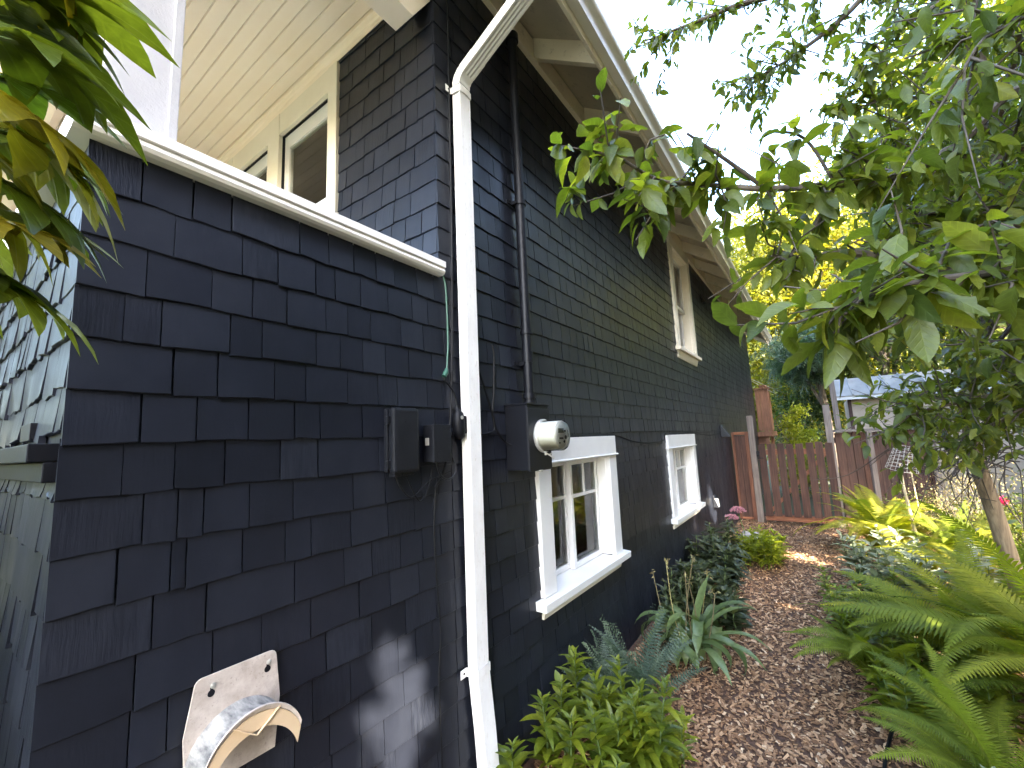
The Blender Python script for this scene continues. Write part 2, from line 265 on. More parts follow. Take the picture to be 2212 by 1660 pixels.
class MB:
    def __init__(s): s.v = []; s.f = []; s.t = []; s.m = []; s.cur = 0; s.tint = 0.5; s.mi = 0
    def add(s, vs, fs):
        b = len(s.v); s.v += [tuple(map(float, p)) for p in vs]
        for f in fs: s.f.append(tuple(b + i for i in f)); s.t.append(s.tint); s.m.append(s.mi)
        return s
    def box(s, x0, x1, y0, y1, z0, z1):
        return s.add([(x0, y0, z0), (x1, y0, z0), (x1, y1, z0), (x0, y1, z0), (x0, y0, z1), (x1, y0, z1), (x1, y1, z1), (x0, y1, z1)],
                     [(0, 3, 2, 1), (4, 5, 6, 7), (0, 1, 5, 4), (1, 2, 6, 5), (2, 3, 7, 6), (3, 0, 4, 7)])
    def prism(s, poly, axis, a, b):
        """poly: list of 2-tuples in the other two axes (in order xyz without axis)"""
        def P(p, k):
            q = list(p); q.insert('xyz'.index(axis), k); return q
        n = len(poly); vs = [P(p, a) for p in poly] + [P(p, b) for p in poly]
        fs = [tuple(range(n))[::-1], tuple(range(n, 2 * n))] + [(i, (i + 1) % n, n + (i + 1) % n, n + i) for i in range(n)]
        return s.add(vs, fs)
    def tube(s, pts, r, seg=8, cap=True):
        pts = [Vector(p) for p in pts]; n = len(pts); rs = r if isinstance(r, (list, tuple)) else [r] * n
        rings = []; prev = None
        for i, p in enumerate(pts):
            d = (pts[min(i + 1, n - 1)] - pts[max(i - 1, 0)]).normalized()
            if prev is None: u = d.orthogonal().normalized()
            else:
                u = prev - d * prev.dot(d)
                u = u.normalized() if u.length > 1e-6 else d.orthogonal().normalized()
            prev = u; w = d.cross(u)
            rings.append([p + (u * math.cos(2 * math.pi * k / seg) + w * math.sin(2 * math.pi * k / seg)) * rs[i] for k in range(seg)])
        vs = [q for rg in rings for q in rg]
        fs = [(i * seg + k, i * seg + (k + 1) % seg, (i + 1) * seg + (k + 1) % seg, (i + 1) * seg + k) for i in range(n - 1) for k in range(seg)]
        if cap: fs += [tuple(range(seg))[::-1], tuple((n - 1) * seg + k for k in range(seg))]
        return s.add(vs, fs)
    def lathe(s, prof, axis, c, seg=28):
        """prof: (r, h) pairs along axis from centre c"""
        vs = []; ax = 'xyz'.index(axis)
        for r, h in prof:
            for k in range(seg):
                a = 2 * math.pi * k / seg; p = [r * math.cos(a), r * math.sin(a)]; p.insert(ax, h); vs.append([p[i] + c[i] for i in range(3)])
        n = len(prof)
        fs = [(i * seg + k, i * seg + (k + 1) % seg, (i + 1) * seg + (k + 1) % seg, (i + 1) * seg + k) for i in range(n - 1) for k in range(seg)]
        fs += [tuple(range(seg))[::-1], tuple((n - 1) * seg + k for k in range(seg))]
        return s.add(vs, fs)
    def sweep(s, prof, frames, closed=True):
        """prof: 2D points, frames: list of (origin, u, v)"""
        n = len(prof); vs = []
        for o_, u, v in frames:
            for a, b in prof: vs.append(tuple(Vector(o_) + Vector(u) * a + Vector(v) * b))
        fs = [(i * n + k, i * n + (k + 1) % n, (i + 1) * n + (k + 1) % n, (i + 1) * n + k) for i in range(len(frames) - 1) for k in range(n)]
        fs += [tuple(range(n))[::-1], tuple((len(frames) - 1) * n + k for k in range(n))]
        return s.add(vs, fs)
    def build(s, name, mats, parent=None, smooth=False, bevel=0, tag_=None):
        v = np.array(s.v); org = (v.min(0) + v.max(0)) / 2; org[2] = v[:, 2].min()
        me = bpy.data.meshes.new(name); me.from_pydata([tuple(p) for p in (v - org)], [], s.f)
        if not isinstance(mats, (list, tuple)): mats = [mats]
        for m in mats: me.materials.append(m)
        me.polygons.foreach_set('material_index', s.m)
        set_tint(me, s.t)
        bm = bmesh.new(); bm.from_mesh(me)
        bmesh.ops.recalc_face_normals(bm, faces=bm.faces)
        if bevel:
            bmesh.ops.remove_doubles(bm, verts=bm.verts, dist=1e-6)
            bmesh.ops.bevel(bm, geom=[e for e in bm.edges if e.calc_face_angle(0) > 0.6], offset=bevel, segments=2, profile=0.6, affect='EDGES', clamp_overlap=True)
        bm.to_mesh(me); bm.free()
        if smooth:
            me.polygons.foreach_set('use_smooth', [True] * len(me.polygons)); me.set_sharp_from_angle(angle=R(42))
        me.update()
        return link_mesh(name, me, org, parent)
def bx(name, mat, parent, x0, x1, y0, y1, z0, z1, bevel=0.0025, tint=None):
    m = MB(); m.tint = random.uniform(0.3, 0.7) if tint is None else tint
    return m.box(x0, x1, y0, y1, z0, z1).build(name, mat, parent, bevel=bevel)
def smooth_path(pts, k=5):
    """Catmull-Rom through points"""
    P = [np.array(p, float) for p in pts]; P = [2 * P[0] - P[1]] + P + [2 * P[-1] - P[-2]]; out = []
    for i in range(1, len(P) - 2):
        for j in range(k):
            t = j / k; a, b, c, d = P[i - 1:i + 3]
            out.append(0.5 * ((2 * b) + (c - a) * t + (2 * a - 5 * b + 4 * c - d) * t * t + (3 * b - a - 3 * c + d) * t ** 3))
    out.append(P[-2]); return out
def project(p):
    q = AX @ (np.asarray(p, float) - CAM)
    if q[2] > -0.02: return None
    s = 928.94 / -q[2]; return 1106 + q[0] * s, 830 - q[1] * s

# ------------------------------------------------------------------ ground
def ground():
    m = MB(); n = 60
    xs = np.concatenate([np.linspace(-60, -1, 10), np.linspace(-0.5, 5, 28), np.linspace(6, 70, 12)])
    ys = np.concatenate([np.linspace(-40, -1, 8), np.linspace(0, 10, 46), np.linspace(11, 120, 16)])
    vs = []
    for y in ys:
        for x in xs:
            z = 0.0
            if -0.5 < x < 5 and -0.5 < y < 10:
                z = 0.012 * math.sin(x * 3.1 + y * 1.7) + 0.010 * math.sin(x * 5.3 - y * 2.3) - 0.01
                if x > 1.5: z += min(0.10, (x - 1.5) * 0.12)
                if x < 0.5: z += min(0.06, (0.5 - x) * 0.12)
            vs.append((x, y, z))
    w = len(xs)
    fs = [(j * w + i, j * w + i + 1, (j + 1) * w + i + 1, (j + 1) * w + i) for j in range(len(ys) - 1) for i in range(w - 1)]
    for f in fs:
        cy = vs[f[0]][1]; cx = vs[f[0]][0]; m.mi = 0 if (-1 <= cx < 5 and -0.5 <= cy < 9.9) else 1
        m.add([], []); b = 0; m.f.append(f); m.t.append(0.5); m.m.append(m.mi)
    m.v = vs
    o = m.build('ground', [M['soil'], M['yard']], smooth=True); o['kind'] = 'structure'
ground()

# ------------------------------------------------------------------ house
HY0, HC, HY1 = 0.21, 1.375, 13.15        # porch front, house front corner, house back
EXP = 0.1215                              # shingle exposure
house = empty('house', (0, 1.4, 0), 'dark slate blue shingled house with cream eaves and white trimmed windows', 'house')
CEIL = 4.05
# openings on the long side wall: casing outline (y0, y1, z0, z1)
OPEN = [(2.10, 3.245, 0.63, 1.612), (4.70, 5.91, 0.63, 1.600), (5.54, 6.60, 2.56, 4.30)]
INNER = [(2.235, 3.115, 0.745, 1.467), (4.835, 5.78, 0.745, 1.455), (5.67, 6.47, 2.70, 4.07)]
def wall_panel(name, x0, x1, y0, y1, z0, z1, holes, parent):
    """panel in the yz plane with rectangular holes, built of blocks"""
    m = MB(); ys = sorted({y0, y1, *[h[0] for h in holes], *[h[1] for h in holes]}); zs = sorted({z0, z1, *[h[2] for h in holes], *[h[3] for h in holes]})
    for a, b in zip(ys[:-1], ys[1:]):
        run = None
        for c, d in zip(zs[:-1], zs[1:]):
            hole = any(h[0] <= (a + b) / 2 <= h[1] and h[2] <= (c + d) / 2 <= h[3] for h in holes)
            if hole:
                if run: m.box(x0, x1, a, b, run[0], run[1]); run = None
            else: run = (run[0] if run else c, d)
        if run: m.box(x0, x1, a, b, run[0], run[1])
    bmv = m
    return bmv.build(name, M['black'], parent)
side_wall = wall_panel('side_wall', -0.16, -0.003, HC, HY1, -0.1, 4.42, [(a, b, c - 0.06, d) for a, b, c, d in INNER], house)
porch_wall = MB().box(-0.14, -0.003, HY0 + 0.003, HC - 0.001, -0.1, 2.36).build('porch_side_wall', M['black'], house)
porch_front = MB().box(-6.0, -0.141, HY0 + 0.003, HY0 + 0.14, -0.1, 2.36).build('porch_front_wall', M['black'], house)
# front house wall with two porch windows (inner sash openings x0,x1,z0,z1)
FWIN = [(-1.50, -0.90, 2.35, 3.80), (-2.25, -1.66, 2.35, 3.80)]
m = MB(); y0, y1 = HC + 0.003, HC + 0.15
m.box(-0.90, -0.161, y0, y1, 0, CEIL + 0.3); m.box(-1.66, -1.50, y0, y1, 2.35, 3.80)
m.box(-8, -2.25, y0, y1, 0, CEIL + 0.3); m.box(-2.25, -0.90, y0, y1, 0, 2.35); m.box(-2.25, -0.90, y0, y1, 3.80, CEIL + 0.3)
front_wall = m.build('front_wall', M['black'], house)
m = MB(); m.box(-8.1, -0.161, HY1 - 0.15, HY1, 0, 4.42); m.box(-8.1, -7.95, HC, HY1 - 0.151, 0, 4.42)
back_wall = m.build('back_wall', M['dark'], house)
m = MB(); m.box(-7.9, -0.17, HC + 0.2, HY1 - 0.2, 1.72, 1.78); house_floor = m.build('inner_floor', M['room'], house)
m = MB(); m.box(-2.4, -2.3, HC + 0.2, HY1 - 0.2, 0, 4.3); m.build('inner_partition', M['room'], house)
# gable ends
for yy in (HC + 0.01, HY1 - 0.12):
    MB().prism([(-0.01, 4.40), (-8.1, 4.40), (-4.05, 7.15)], 'y', yy, yy + 0.1).build('gable', M['dark'], house)

# ---- shingles -----------------------------------------------------
SH = []            # (verts, faces, tint rgb, area, owner)
def area_of(q):
    P = [project(p) for p in q]
    if any(p is None for p in P): return 0
    a = 0
    for i in range(len(P)): x0, y0 = P[i]; x1, y1 = P[(i + 1) % len(P)]; a += x0 * y1 - x1 * y0
    cx = sum(p[0] for p in P) / len(P); cy = sum(p[1] for p in P) / len(P)
    if not (-60 < cx < 2270 and -60 < cy < 1720): return 0
    return abs(a) / 2
def shingle(pl, u0, u1, z0, z1, owner, tb=None, rough=1.0):
    """pl = (origin(u=0), u vector, normal)"""
    o_, u_, n_ = pl
    tb = tb if tb else 0.0118 + random.uniform(-0.0016, 0.0018) * rough; tt = 0.0045
    k = 3; us = np.linspace(u0, u1, k + 1); sk = random.uniform(-1, 1) * 0.0022 * rough
    zb = [z0 + random.uniform(-0.0016, 0.0016) * rough + sk * (2 * i / k - 1) for i in range(k + 1)]
    P = lambda u, n, z: (o_[0] + u_[0] * u + n_[0] * n, o_[1] + u_[1] * u + n_[1] * n, z)
    v = []; cp = random.uniform(-0.0012, 0.0012)
    for i, u in enumerate(us):
        c = cp * (1 if i in (1, 2) else -0.3)
        v += [P(u, 0.0, zb[i]), P(u, tb - 0.0016 + c, zb[i]), P(u, tb + c, zb[i] + 0.0016), P(u, tb * 0.55 + tt * 0.45 + c * 0.5, (z0 + z1) / 2), P(u, tt, z1 + 0.012)]
    f = []
    for i in range(k):
        a, b = i * 5, (i + 1) * 5
        for j in range(4): f.append((a + j, b + j, b + j + 1, a + j + 1))
    f += [(0, 1, 2, 3, 4)[::-1], tuple(k * 5 + j for j in range(5))]
    grain = random.random() ** 4.5 * 0.8
    if random.random() < 0.05: grain = 1.0
    tint = (min(1, max(0, random.gauss(0.48, 0.13))), grain, random.random())
    ar = area_of([v[1], v[k * 5 + 1], v[k * 5 + 4], v[4]])
    SH.append((v, f, tint, ar, owner))
def courses(pl, owner, ua, ub, z_bot, z_top, zref, blocks=(), fixed=None, wmin=0.075, wmax=0.20, rough=1.0):
    k0 = math.floor((z_bot - zref) / EXP); z = zref + k0 * EXP
    while z < z_top - 0.01:
        a, b = max(z, z_bot), min(z + EXP, z_top)
        if b - a > 0.015:
            js = []
            if fixed:
                for zk, ys in fixed.items():
                    if abs(zk - z) < 0.05: js = list(ys)
            u = js[-1] if js else ua
            cuts = [ua] + js
            while u < ub:
                w = random.choice((random.uniform(wmin, wmax), random.uniform(wmin, (wmin + wmax) / 2), random.uniform(0.10, 0.17)))
                u += w; cuts.append(u)
            cuts = [c for c in cuts if c < ub - 0.035] + [ub]
            for c, d in zip(cuts[:-1], cuts[1:]):
                g = random.choice((0.0022, 0.0030, 0.0038, 0.0048, 0.0062))
                jz = random.uniform(-0.002, 0.002) * rough
                segs = [(c + g / 2, d - g / 2, a + jz, b)]
                for (y0_, y1_, z0_, z1_) in blocks:
                    nxt = []
                    for (p, q, r0, r1) in segs:
                        if q <= y0_ or p >= y1_ or r1 <= z0_ or r0 >= z1_: nxt.append((p, q, r0, r1)); continue
                        if p < y0_: nxt.append((p, y0_, r0, r1))
                        if q > y1_: nxt.append((y1_, q, r0, r1))
                        if r0 < z0_ - 0.012: nxt.append((max(p, y0_), min(q, y1_), r0, z0_ - 0.013))
                        if r1 > z1_ + 0.012: nxt.append((max(p, y0_), min(q, y1_), z1_ + 0.001, r1))
                    segs = nxt
                for (p, q, r0, r1) in segs:
                    if q - p > 0.008: shingle(pl, p, q, r0, r1, owner, rough=rough)
        z += EXP
FIX = {2.252: [0.302, 0.412, 0.51, 0.714, 0.818, 0.919, 1.019, 1.107, 1.23, 1.33], 2.131: [0.377, 0.542, 0.646, 0.772, 0.846, 0.95, 1.075, 1.2, 1.29],
       2.010: [0.324, 0.468, 0.574, 0.679, 0.812, 0.897, 0.995, 1.14, 1.26], 1.881: [0.287, 0.36, 0.52, 0.606, 0.779, 0.869, 0.961, 1.063, 1.18, 1.31],
       1.759: [0.391, 0.494, 0.646, 0.745, 0.899, 1.026, 1.12, 1.28], 1.637: [0.333, 0.449, 0.576, 0.712, 0.796, 0.959, 1.09, 1.22],
       1.517: [0.306, 0.406, 0.52, 0.671, 0.791, 1.032, 1.2], 1.401: [0.35, 0.419, 0.476, 0.587, 0.712, 0.923, 1.06, 1.24],
       1.282: [0.31, 0.411, 0.442, 0.574, 0.692, 0.773, 0.914, 1.071, 1.2], 1.165: [0.381, 0.492, 0.724, 0.89, 1.0, 1.13],
       1.045: [0.355, 0.512, 0.632, 0.776, 0.95, 1.08, 1.22], 0.925: [0.352, 0.422, 0.516, 0.651, 0.83, 1.0, 1.15]}
PL_SIDE = ((0, 0), (0, 1), (1, 0)); 
ZREF = 1.637
courses(PL_SIDE, 'porch', HY0 - 0.012, HC + 0.045, 0.02, 2.365, ZREF, fixed=FIX, rough=1.25)
blk = list(OPEN)
courses(PL_SIDE, 'side', HC + 0.046, HY1, 0.02, 2.375, ZREF, blocks=blk)
courses(PL_SIDE, 'side', HC - 0.012, HY1, 2.376, 4.20, ZREF, blocks=blk)
# house front wall on the porch: u runs along -X from the corner
PL_FRONT = ((0, HC), (-1, 0), (0, -1))
courses(PL_FRONT, 'front', 0.0, 0.80, 2.30, 4.0, ZREF)
# porch front face, rougher and more weathered
PL_PF = ((0, HY0), (-1, 0), (0, -1))
courses(PL_PF, 'pfront', 0.0, 2.6, 0.02, 1.55, ZREF, rough=2.6, wmin=0.05, wmax=0.16)
courses(PL_PF, 'pfront', 0.0, 2.6, 1.66, 2.365, ZREF, rough=3.2, wmin=0.05, wmax=0.16)
owners = {'porch': porch_wall, 'side': side_wall, 'front': front_wall, 'pfront': porch_front}
order = sorted(range(len(SH)), key=lambda i: -SH[i][3])
big = set(order[:300])
def raw_mesh(name, verts, faces, tints, mat, parent, org=None, smooth=False):
    v = np.array(verts); 
    if org is None: org = (v.min(0) + v.max(0)) / 2
    me = bpy.data.meshes.new(name); me.from_pydata([tuple(p) for p in v - org], [], faces); me.materials.append(mat); set_tint(me, tints)
    if smooth: me.polygons.foreach_set('use_smooth', [True] * len(me.polygons))
    bm = bmesh.new(); bm.from_mesh(me); bmesh.ops.recalc_face_normals(bm, faces=bm.faces); bm.to_mesh(me); bm.free()
    return link_mesh(name, me, org, parent)
for ow, par in owners.items():
    vv, ff, tt = [], [], []
    for i, (v, f, t, a, w) in enumerate(SH):
        if w != ow: continue
        if i in big: raw_mesh('shingle', v, f, [t] * len(f), M['shingle'], par)
        else:
            b = len(vv); vv += v; ff += [tuple(b + k for k in q) for q in f]; tt += [t] * len(f)
    if vv: raw_mesh('shingles', vv, ff, tt, M['shingle'], par)['kind'] = 'stuff'
# water table ledge and crawl vent on the porch front
bx('ledge', M['black'], house, -2.6, -0.02, HY0 - 0.055, HY0 - 0.001, 1.60, 1.64, 0.003)
bx('ledge_trim', M['black'], house, -2.6, -0.02, HY0 - 0.030, HY0 - 0.001, 1.555, 1.599, 0.003)
bx('porch_vent', M['black'], house, -0.42, -0.28, HY0 - 0.024, HY0 - 0.001, 1.655, 1.70, 0.002)

# ---- porch: cap, pier, headers, ceiling, floor, windows --------------
cap = MB(); prof = [(-0.155, 2.363), (0.030, 2.363), (0.042, 2.368), (0.048, 2.378), (0.045, 2.390), (0.040, 2.394), (0.052, 2.396), (0.052, 2.424), (-0.175, 2.432), (-0.175, 2.396), (-0.155, 2.394)]
cap.prism([(p[0], p[1]) for p in prof], 'y', 0.165, 1.368)
cap.build('parapet_cap', M['white'], house, bevel=0.0012)
m = MB(); m.prism([(HY0 - 0.045, 2.363), (HY0 - 0.05, 2.39), (HY0 - 0.056, 2.396), (HY0 - 0.056, 2.424), (HY0 + 0.17, 2.432), (HY0 + 0.17, 2.363)], 'x', -6, -0.177); m.build('parapet_cap', M['white'], house, bevel=0.001)
def pier(x0, x1, y0, y1, parent):
    g = empty('porch_pier', ((x0 + x1) / 2, (y0 + y1) / 2, 2.43)); pw = WORLD[g.name].copy(); g.parent = parent; g.location = Vector(pw - WORLD[parent.name])
    MB().add([(x0, y0, 2.4335), (x1, y0, 2.4335), (x1, y1, 2.4335), (x0, y1, 2.4335), (x0 + .012, y0 + .006, 3.64), (x1 - .012, y0 + .006, 3.64), (x1 - .012, y1 - .006, 3.64), (x0 + .012, y1 - .006, 3.64)],
             [(0, 3, 2, 1), (4, 5, 6, 7), (0, 1, 5, 4), (1, 2, 6, 5), (2, 3, 7, 6), (3, 0, 4, 7)]).build('shaft', M['pier'], g, bevel=0.004)
    bx('corner_board', M['pier'], g, x1 - 0.010, x1 + 0.006, y1 - 0.020, y1 + 0.002, 2.434, 3.638, 0.002)
    bx('front_board', M['white'], g, x1 - 0.07, x1 - 0.004, y0 - 0.010, y0 - 0.0005, 2.434, 3.638, 0.002)
pier(-0.17, -0.012, 0.213, 0.370, house)
m = MB(); m.prism([(0.20, 3.642), (1.25, 3.642), (1.365, 3.83), (1.365, 4.045), (0.20, 4.045)], 'x', -0.14, -0.012); m.build('header_beam', M['ceiling'], house, bevel=0.003)
bx('header_beam', M['ceiling'], house, -6, -0.141, 0.20, 0.36, 3.642, 4.045, 0.003)
yb = 0.362; 
pc = empty('porch_ceiling', (-2, 0.9, CEIL)); pw = WORLD[pc.name].copy(); pc.parent = house; pc.location = Vector(pw - WORLD[house.name])
yy = 1.332
while yy > 0.36:
    y0_ = max(0.362, yy - 0.0775)
    mm = MB(); mm.tint = random.random()
    mm.prism([(y0_ + 0.0015, CEIL + 0.02), (y0_ + 0.0015, CEIL + 0.004), (y0_ + 0.0055, CEIL), (yy - 0.0055, CEIL), (yy - 0.0015, CEIL + 0.004), (yy - 0.0015, CEIL + 0.02)], 'x', -6, -0.1415)
    mm.build('ceiling_board', M['ceiling'], pc)
    yy -= 0.0775
bx('ceiling_backing', M['ceiling'], pc, -6, -0.1415, 0.37, 1.36, CEIL + 0.022, CEIL + 0.04, 0)
m = MB(); m.prism([(1.3330, CEIL + 0.015), (1.3330, CEIL - 0.020), (1.342, CEIL - 0.024), (1.348, CEIL - 0.045), (1.356, CEIL - 0.052), (1.356, CEIL - 0.085), (1.3605, CEIL - 0.085), (1.3605, CEIL + 0.015)], 'x', -6, -0.142)
m.build('ceiling_moulding', M['ceiling'], house, smooth=False)
bx('porch_floor', M['floorwood'], house, -6, -0.142, HY0 + 0.142, HC - 0.004, 1.48, 1.53, 0)
# porch windows (front wall): broad cream casing, sash, pane
def fw(name, mat, par, x0, x1, y0, y1, z0, z1, b=0.003): return bx(name, mat, par, x0, x1, y0, y1, z0, z1, b)
for i, (x0, x1, z0, z1) in enumerate(FWIN):
    w = empty('porch_window', ((x0 + x1) / 2, HC, z0)); pw = WORLD[w.name].copy(); w.parent = house; w.location = Vector(pw - WORLD[house.name])
    yf = HC - 0.024
    fw('side_casing', M['cream'], w, x1, x1 + (0.094 if i == 0 else 0.1595), yf, HC + 0.012, z0, 3.964)
    if i == 1: fw('side_casing', M['cream'], w, x0 - 0.10, x0, yf, HC + 0.012, z0, 3.964)
    fw('head_casing', M['cream'], w, x0 - (0.0 if i == 0 else 0.0), x1 - 0.0005, yf + 0.002, HC + 0.012, z1, 3.962)
    fw('sill', M['cream'], w, x0 - 0.1, x1 + 0.1, yf - 0.02, HC + 0.05, z0 - 0.04, z0 - 0.001)
    ys = HC + 0.022
    m = MB(); m.box(x0, x0 + .06, ys, ys + .035, z0, z1); m.box(x1 - .06, x1, ys, ys + .035, z0, z1); m.box(x0 + .06, x1 - .06, ys, ys + .035, z1 - .10, z1); m.box(x0 + .06, x1 - .06, ys + .001, ys + .034, z0 + 0.72, z0 + .80)
    m.build('sash', M['white'], w, bevel=0.002)
    MB().box(x0 + .062, x1 - .062, ys + .012, ys + .016, z0 + .80, z1 - .10).build('pane', M['glass'], w)
    MB().box(x0 + .062, x1 - .062, ys + .012, ys + .016, z0 + .01, z0 + .72).build('pane', M['glass'], w)
    MB().box(x0 + .06, x1 - .06, ys + .03, ys + .034, z0 + .50, z1 - .02).build('blind', M['blind'], w)

# ---- side windows ---------------------------------------------------
def side_window(idx, kind):
    oy0, oy1, oz0, oz1 = OPEN[idx]; iy0, iy1, iz0, iz1 = INNER[idx]
    w = empty('side_window', (0, (oy0 + oy1) / 2, oz0)); pw = WORLD[w.name].copy(); w.parent = house; w.location = Vector(pw - WORLD[house.name])
    cas = M['white'] if kind == 'slider' else M['cream']
    xf = 0.034
    if kind == 'slider':
        bx('head_casing', cas, w, -0.002, xf + 0.004, oy0, oy1, iz1 + 0.012, oz1)
        m = MB(); m.prism([(0, iz1 - 0.002), (xf + 0.010, iz1 - 0.002), (xf + 0.016, iz1 + 0.004), (xf + 0.010, iz1 + 0.0115), (0, iz1 + 0.0115)], 'y', oy0 - 0.02, oy1 + 0.02); m.build('head_bead', cas, w)
        top = iz1 - 0.003; sill_t = iz0
    else:
        bx('head_casing', cas, w, -0.002, xf + 0.004, oy0, oy1, iz1, 4.199); top = iz1 - 0.0008; sill_t = iz0
    bx('side_casing', cas, w, -0.002, xf, oy0, iy0, sill_t + 0.001, top); bx('side_casing', cas, w, -0.002, xf, iy1, oy1, sill_t + 0.001, top)
    m = MB(); m.prism([(-0.16, sill_t - 0.045), (0.074, sill_t - 0.052), (0.076, sill_t - 0.012), (0.074, sill_t - 0.010), (-0.16, sill_t)], 'y', iy0 + 0.0005, iy1 - 0.0005)
    m.prism([(0.0, sill_t - 0.050), (0.074, sill_t - 0.0522), (0.0762, sill_t - 0.012), (0.0742, sill_t - 0.0095), (0.0, sill_t - 0.003)], 'y', oy0 - 0.055, iy0); m.prism([(0.0, sill_t - 0.050), (0.074, sill_t - 0.0522), (0.0762, sill_t - 0.012), (0.0742, sill_t - 0.0095), (0.0, sill_t - 0.003)], 'y', iy1, oy1 + 0.055)
    m.build('sill', cas, w, bevel=0.0012)
    m = MB(); m.prism([(0.0, oz0), (0.014, oz0), (0.022, oz0 + 0.03), (0.034, sill_t - 0.056), (0.034, sill_t - 0.0535), (0.0, sill_t - 0.0535)], 'y', oy0 + 0.01, oy1 - 0.01); m.build('apron', M['cream'], w)
    # jamb linings
    xs = -0.155
    m = MB(); m.box(xs, -0.0005, iy0 - 0.004, iy0 + 0.008, iz0 + 0.001, iz1); m.box(xs, -0.0005, iy1 - 0.008, iy1 + 0.004, iz0 + 0.001, iz1); m.box(xs, -0.0005, iy0 + 0.0085, iy1 - 0.0085, iz1 - 0.010, iz1 + 0.002); m.build('jamb', cas if kind != 'slider' else M['white'], w, bevel=0.001)
    a, b = iy0 + 0.009, iy1 - 0.009; z0, z1 = iz0 + 0.002, iz1 - 0.011
    def sash(y0, y1, z0, z1, xc, fr, mun_v=None, mun_h=None, mun_vtop=None):
        s = MB(); s.box(xc - .018, xc + .018, y0, y0 + fr, z0, z1); s.box(xc - .018, xc + .018, y1 - fr, y1, z0, z1)
        s.box(xc - .0178, xc + .0178, y0 + fr, y1 - fr, z0, z0 + fr); s.box(xc - .0178, xc + .0178, y0 + fr, y1 - fr, z1 - fr, z1)
        if mun_h: s.box(xc - .012, xc + .012, y0 + fr, y1 - fr, mun_h - .011, mun_h + .011)
        if mun_v: s.box(xc - .0118, xc + .0118, mun_v - .011, mun_v + .011, (mun_h or z0 + fr) + (.011 if mun_h else 0), z1 - fr)
        sob = s.build('sash', M['white'], w, bevel=0.0012)
        ys = [y0 + fr] + ([mun_v - .011, mun_v + .011] if mun_v else []) + [y1 - fr]
        zt = (mun_h + .011) if mun_h else z0 + fr
        segs = [(y0 + fr, mun_v - .011), (mun_v + .011, y1 - fr)] if mun_v else [(y0 + fr, y1 - fr)]
        for p, q in segs: MB().box(xc - .003, xc + .003, p, q, zt, z1 - fr).build('pane', M['glass'], w)
        if mun_h: MB().box(xc - .003, xc + .003, y0 + fr, y1 - fr, z0 + fr, mun_h - .011).build('pane', M['glass'], w)
    if kind == 'slider':
        mid = a + (b - a) * 0.50
        mh = z1 - 0.245
        sash(mid - 0.02, b, z0, z1, -0.085, 0.032, mid - 0.02 + (b - mid + 0.02) * 0.5, mh)
        sash(a, mid + 0.012, z0, z1, -0.124, 0.032, None, mh)
        MB().box(-0.149, -0.1465, a + .002, mid, z0, z1).build('insect_screen', M['glass'], w)
        # curtain with folds behind
        c = MB(); n = 44; pts = []
        for i in range(n + 1):
            y = iy0 - 0.1 + (iy1 - iy0 + 0.2) * i / n; pts.append((-0.205 + 0.018 * math.sin(i * 1.9) + 0.012 * math.sin(i * 0.7), y))
        lo, hi = (0.1, 0.42) if idx == 0 else (0.0, 0.30)
        for i in range(n):
            fr_ = i / n
            if lo < fr_ < hi: continue
            (x0, y0), (x1, y1) = pts[i], pts[i + 1]
            c.add([(x0, y0, iz0 - .15), (x1, y1, iz0 - .15), (x1, y1, iz1 + .1), (x0, y0, iz1 + .1)], [(0, 1, 2, 3)])
        c.build('curtain', M['curtain'], w, smooth=True)
    else:
        mz = z0 + (z1 - z0) * 0.47
        sash(a, b, mz - 0.012, z1, -0.075, 0.045)
        sash(a, b, z0, mz + 0.030, -0.112, 0.045)
        MB().box(-0.145, -0.141, a + .01, b - .01, z0, z1).build('blind', M['blind'], w)
side_window(0, 'slider'); side_window(1, 'slider'); side_window(2, 'hung')

# ---- eaves, roof, gutter ---------------------------------------------
PITCH = 0.69; EY0, EY1 = -0.6, 13.55
zs_ = lambda x: 4.41 - PITCH * x
m = MB(); m.box(0.0005, 0.024, HC + 0.02, OPEN[2][0] - 0.0, 4.20, 4.385); m.box(0.0005, 0.024, OPEN[2][1], HY1, 4.20, 4.385); m.box(0.0005, 0.0238, OPEN[2][0] + 0.0005, OPEN[2][1] - 0.0005, 4.2005, 4.385)
m.build('frieze_board', M['eave'], house, bevel=0.002)
m = MB(); m.prism([(0.0245, 4.198), (0.040, 4.198), (0.040, 4.226), (0.034, 4.236), (0.0245, 4.240)], 'y', HC + 0.02, 7.9); m.build('frieze_moulding', M['eave'], house)
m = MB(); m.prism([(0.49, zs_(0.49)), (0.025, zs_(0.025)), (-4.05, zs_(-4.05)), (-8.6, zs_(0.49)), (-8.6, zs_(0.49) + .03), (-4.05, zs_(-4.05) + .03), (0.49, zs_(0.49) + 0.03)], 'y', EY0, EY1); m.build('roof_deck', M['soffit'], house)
m = MB(); m.prism([(0.53, zs_(0.53) + .034), (-4.05, zs_(-4.05) + .034), (-8.64, zs_(0.53) + .034), (-8.64, zs_(0.53) + .065), (-4.05, zs_(-4.05) + .065), (0.53, zs_(0.53) + .065)], 'y', EY0 - .03, EY1 + .03); m.build('roof_shingles', M['roofing'], house)
y = 2.345 - 0.80
while y < HY1 + 0.3:
    m = MB(); m.tint = random.random()
    m.prism([(0.0255, zs_(0.0255) - .001), (0.468, zs_(0.468) - .001), (0.468, 3.925), (0.0255, 4.235)], 'y', y - 0.022, y + 0.022); m.build('rafter_tail', M['eave'], house, bevel=0.002)
    y += 0.80
MB().prism([(0.470, 3.905), (0.490, 3.905), (0.490, 4.068), (0.470, 4.080)], 'y', EY0, EY1).build('fascia', M['eave'], house, bevel=0.002)
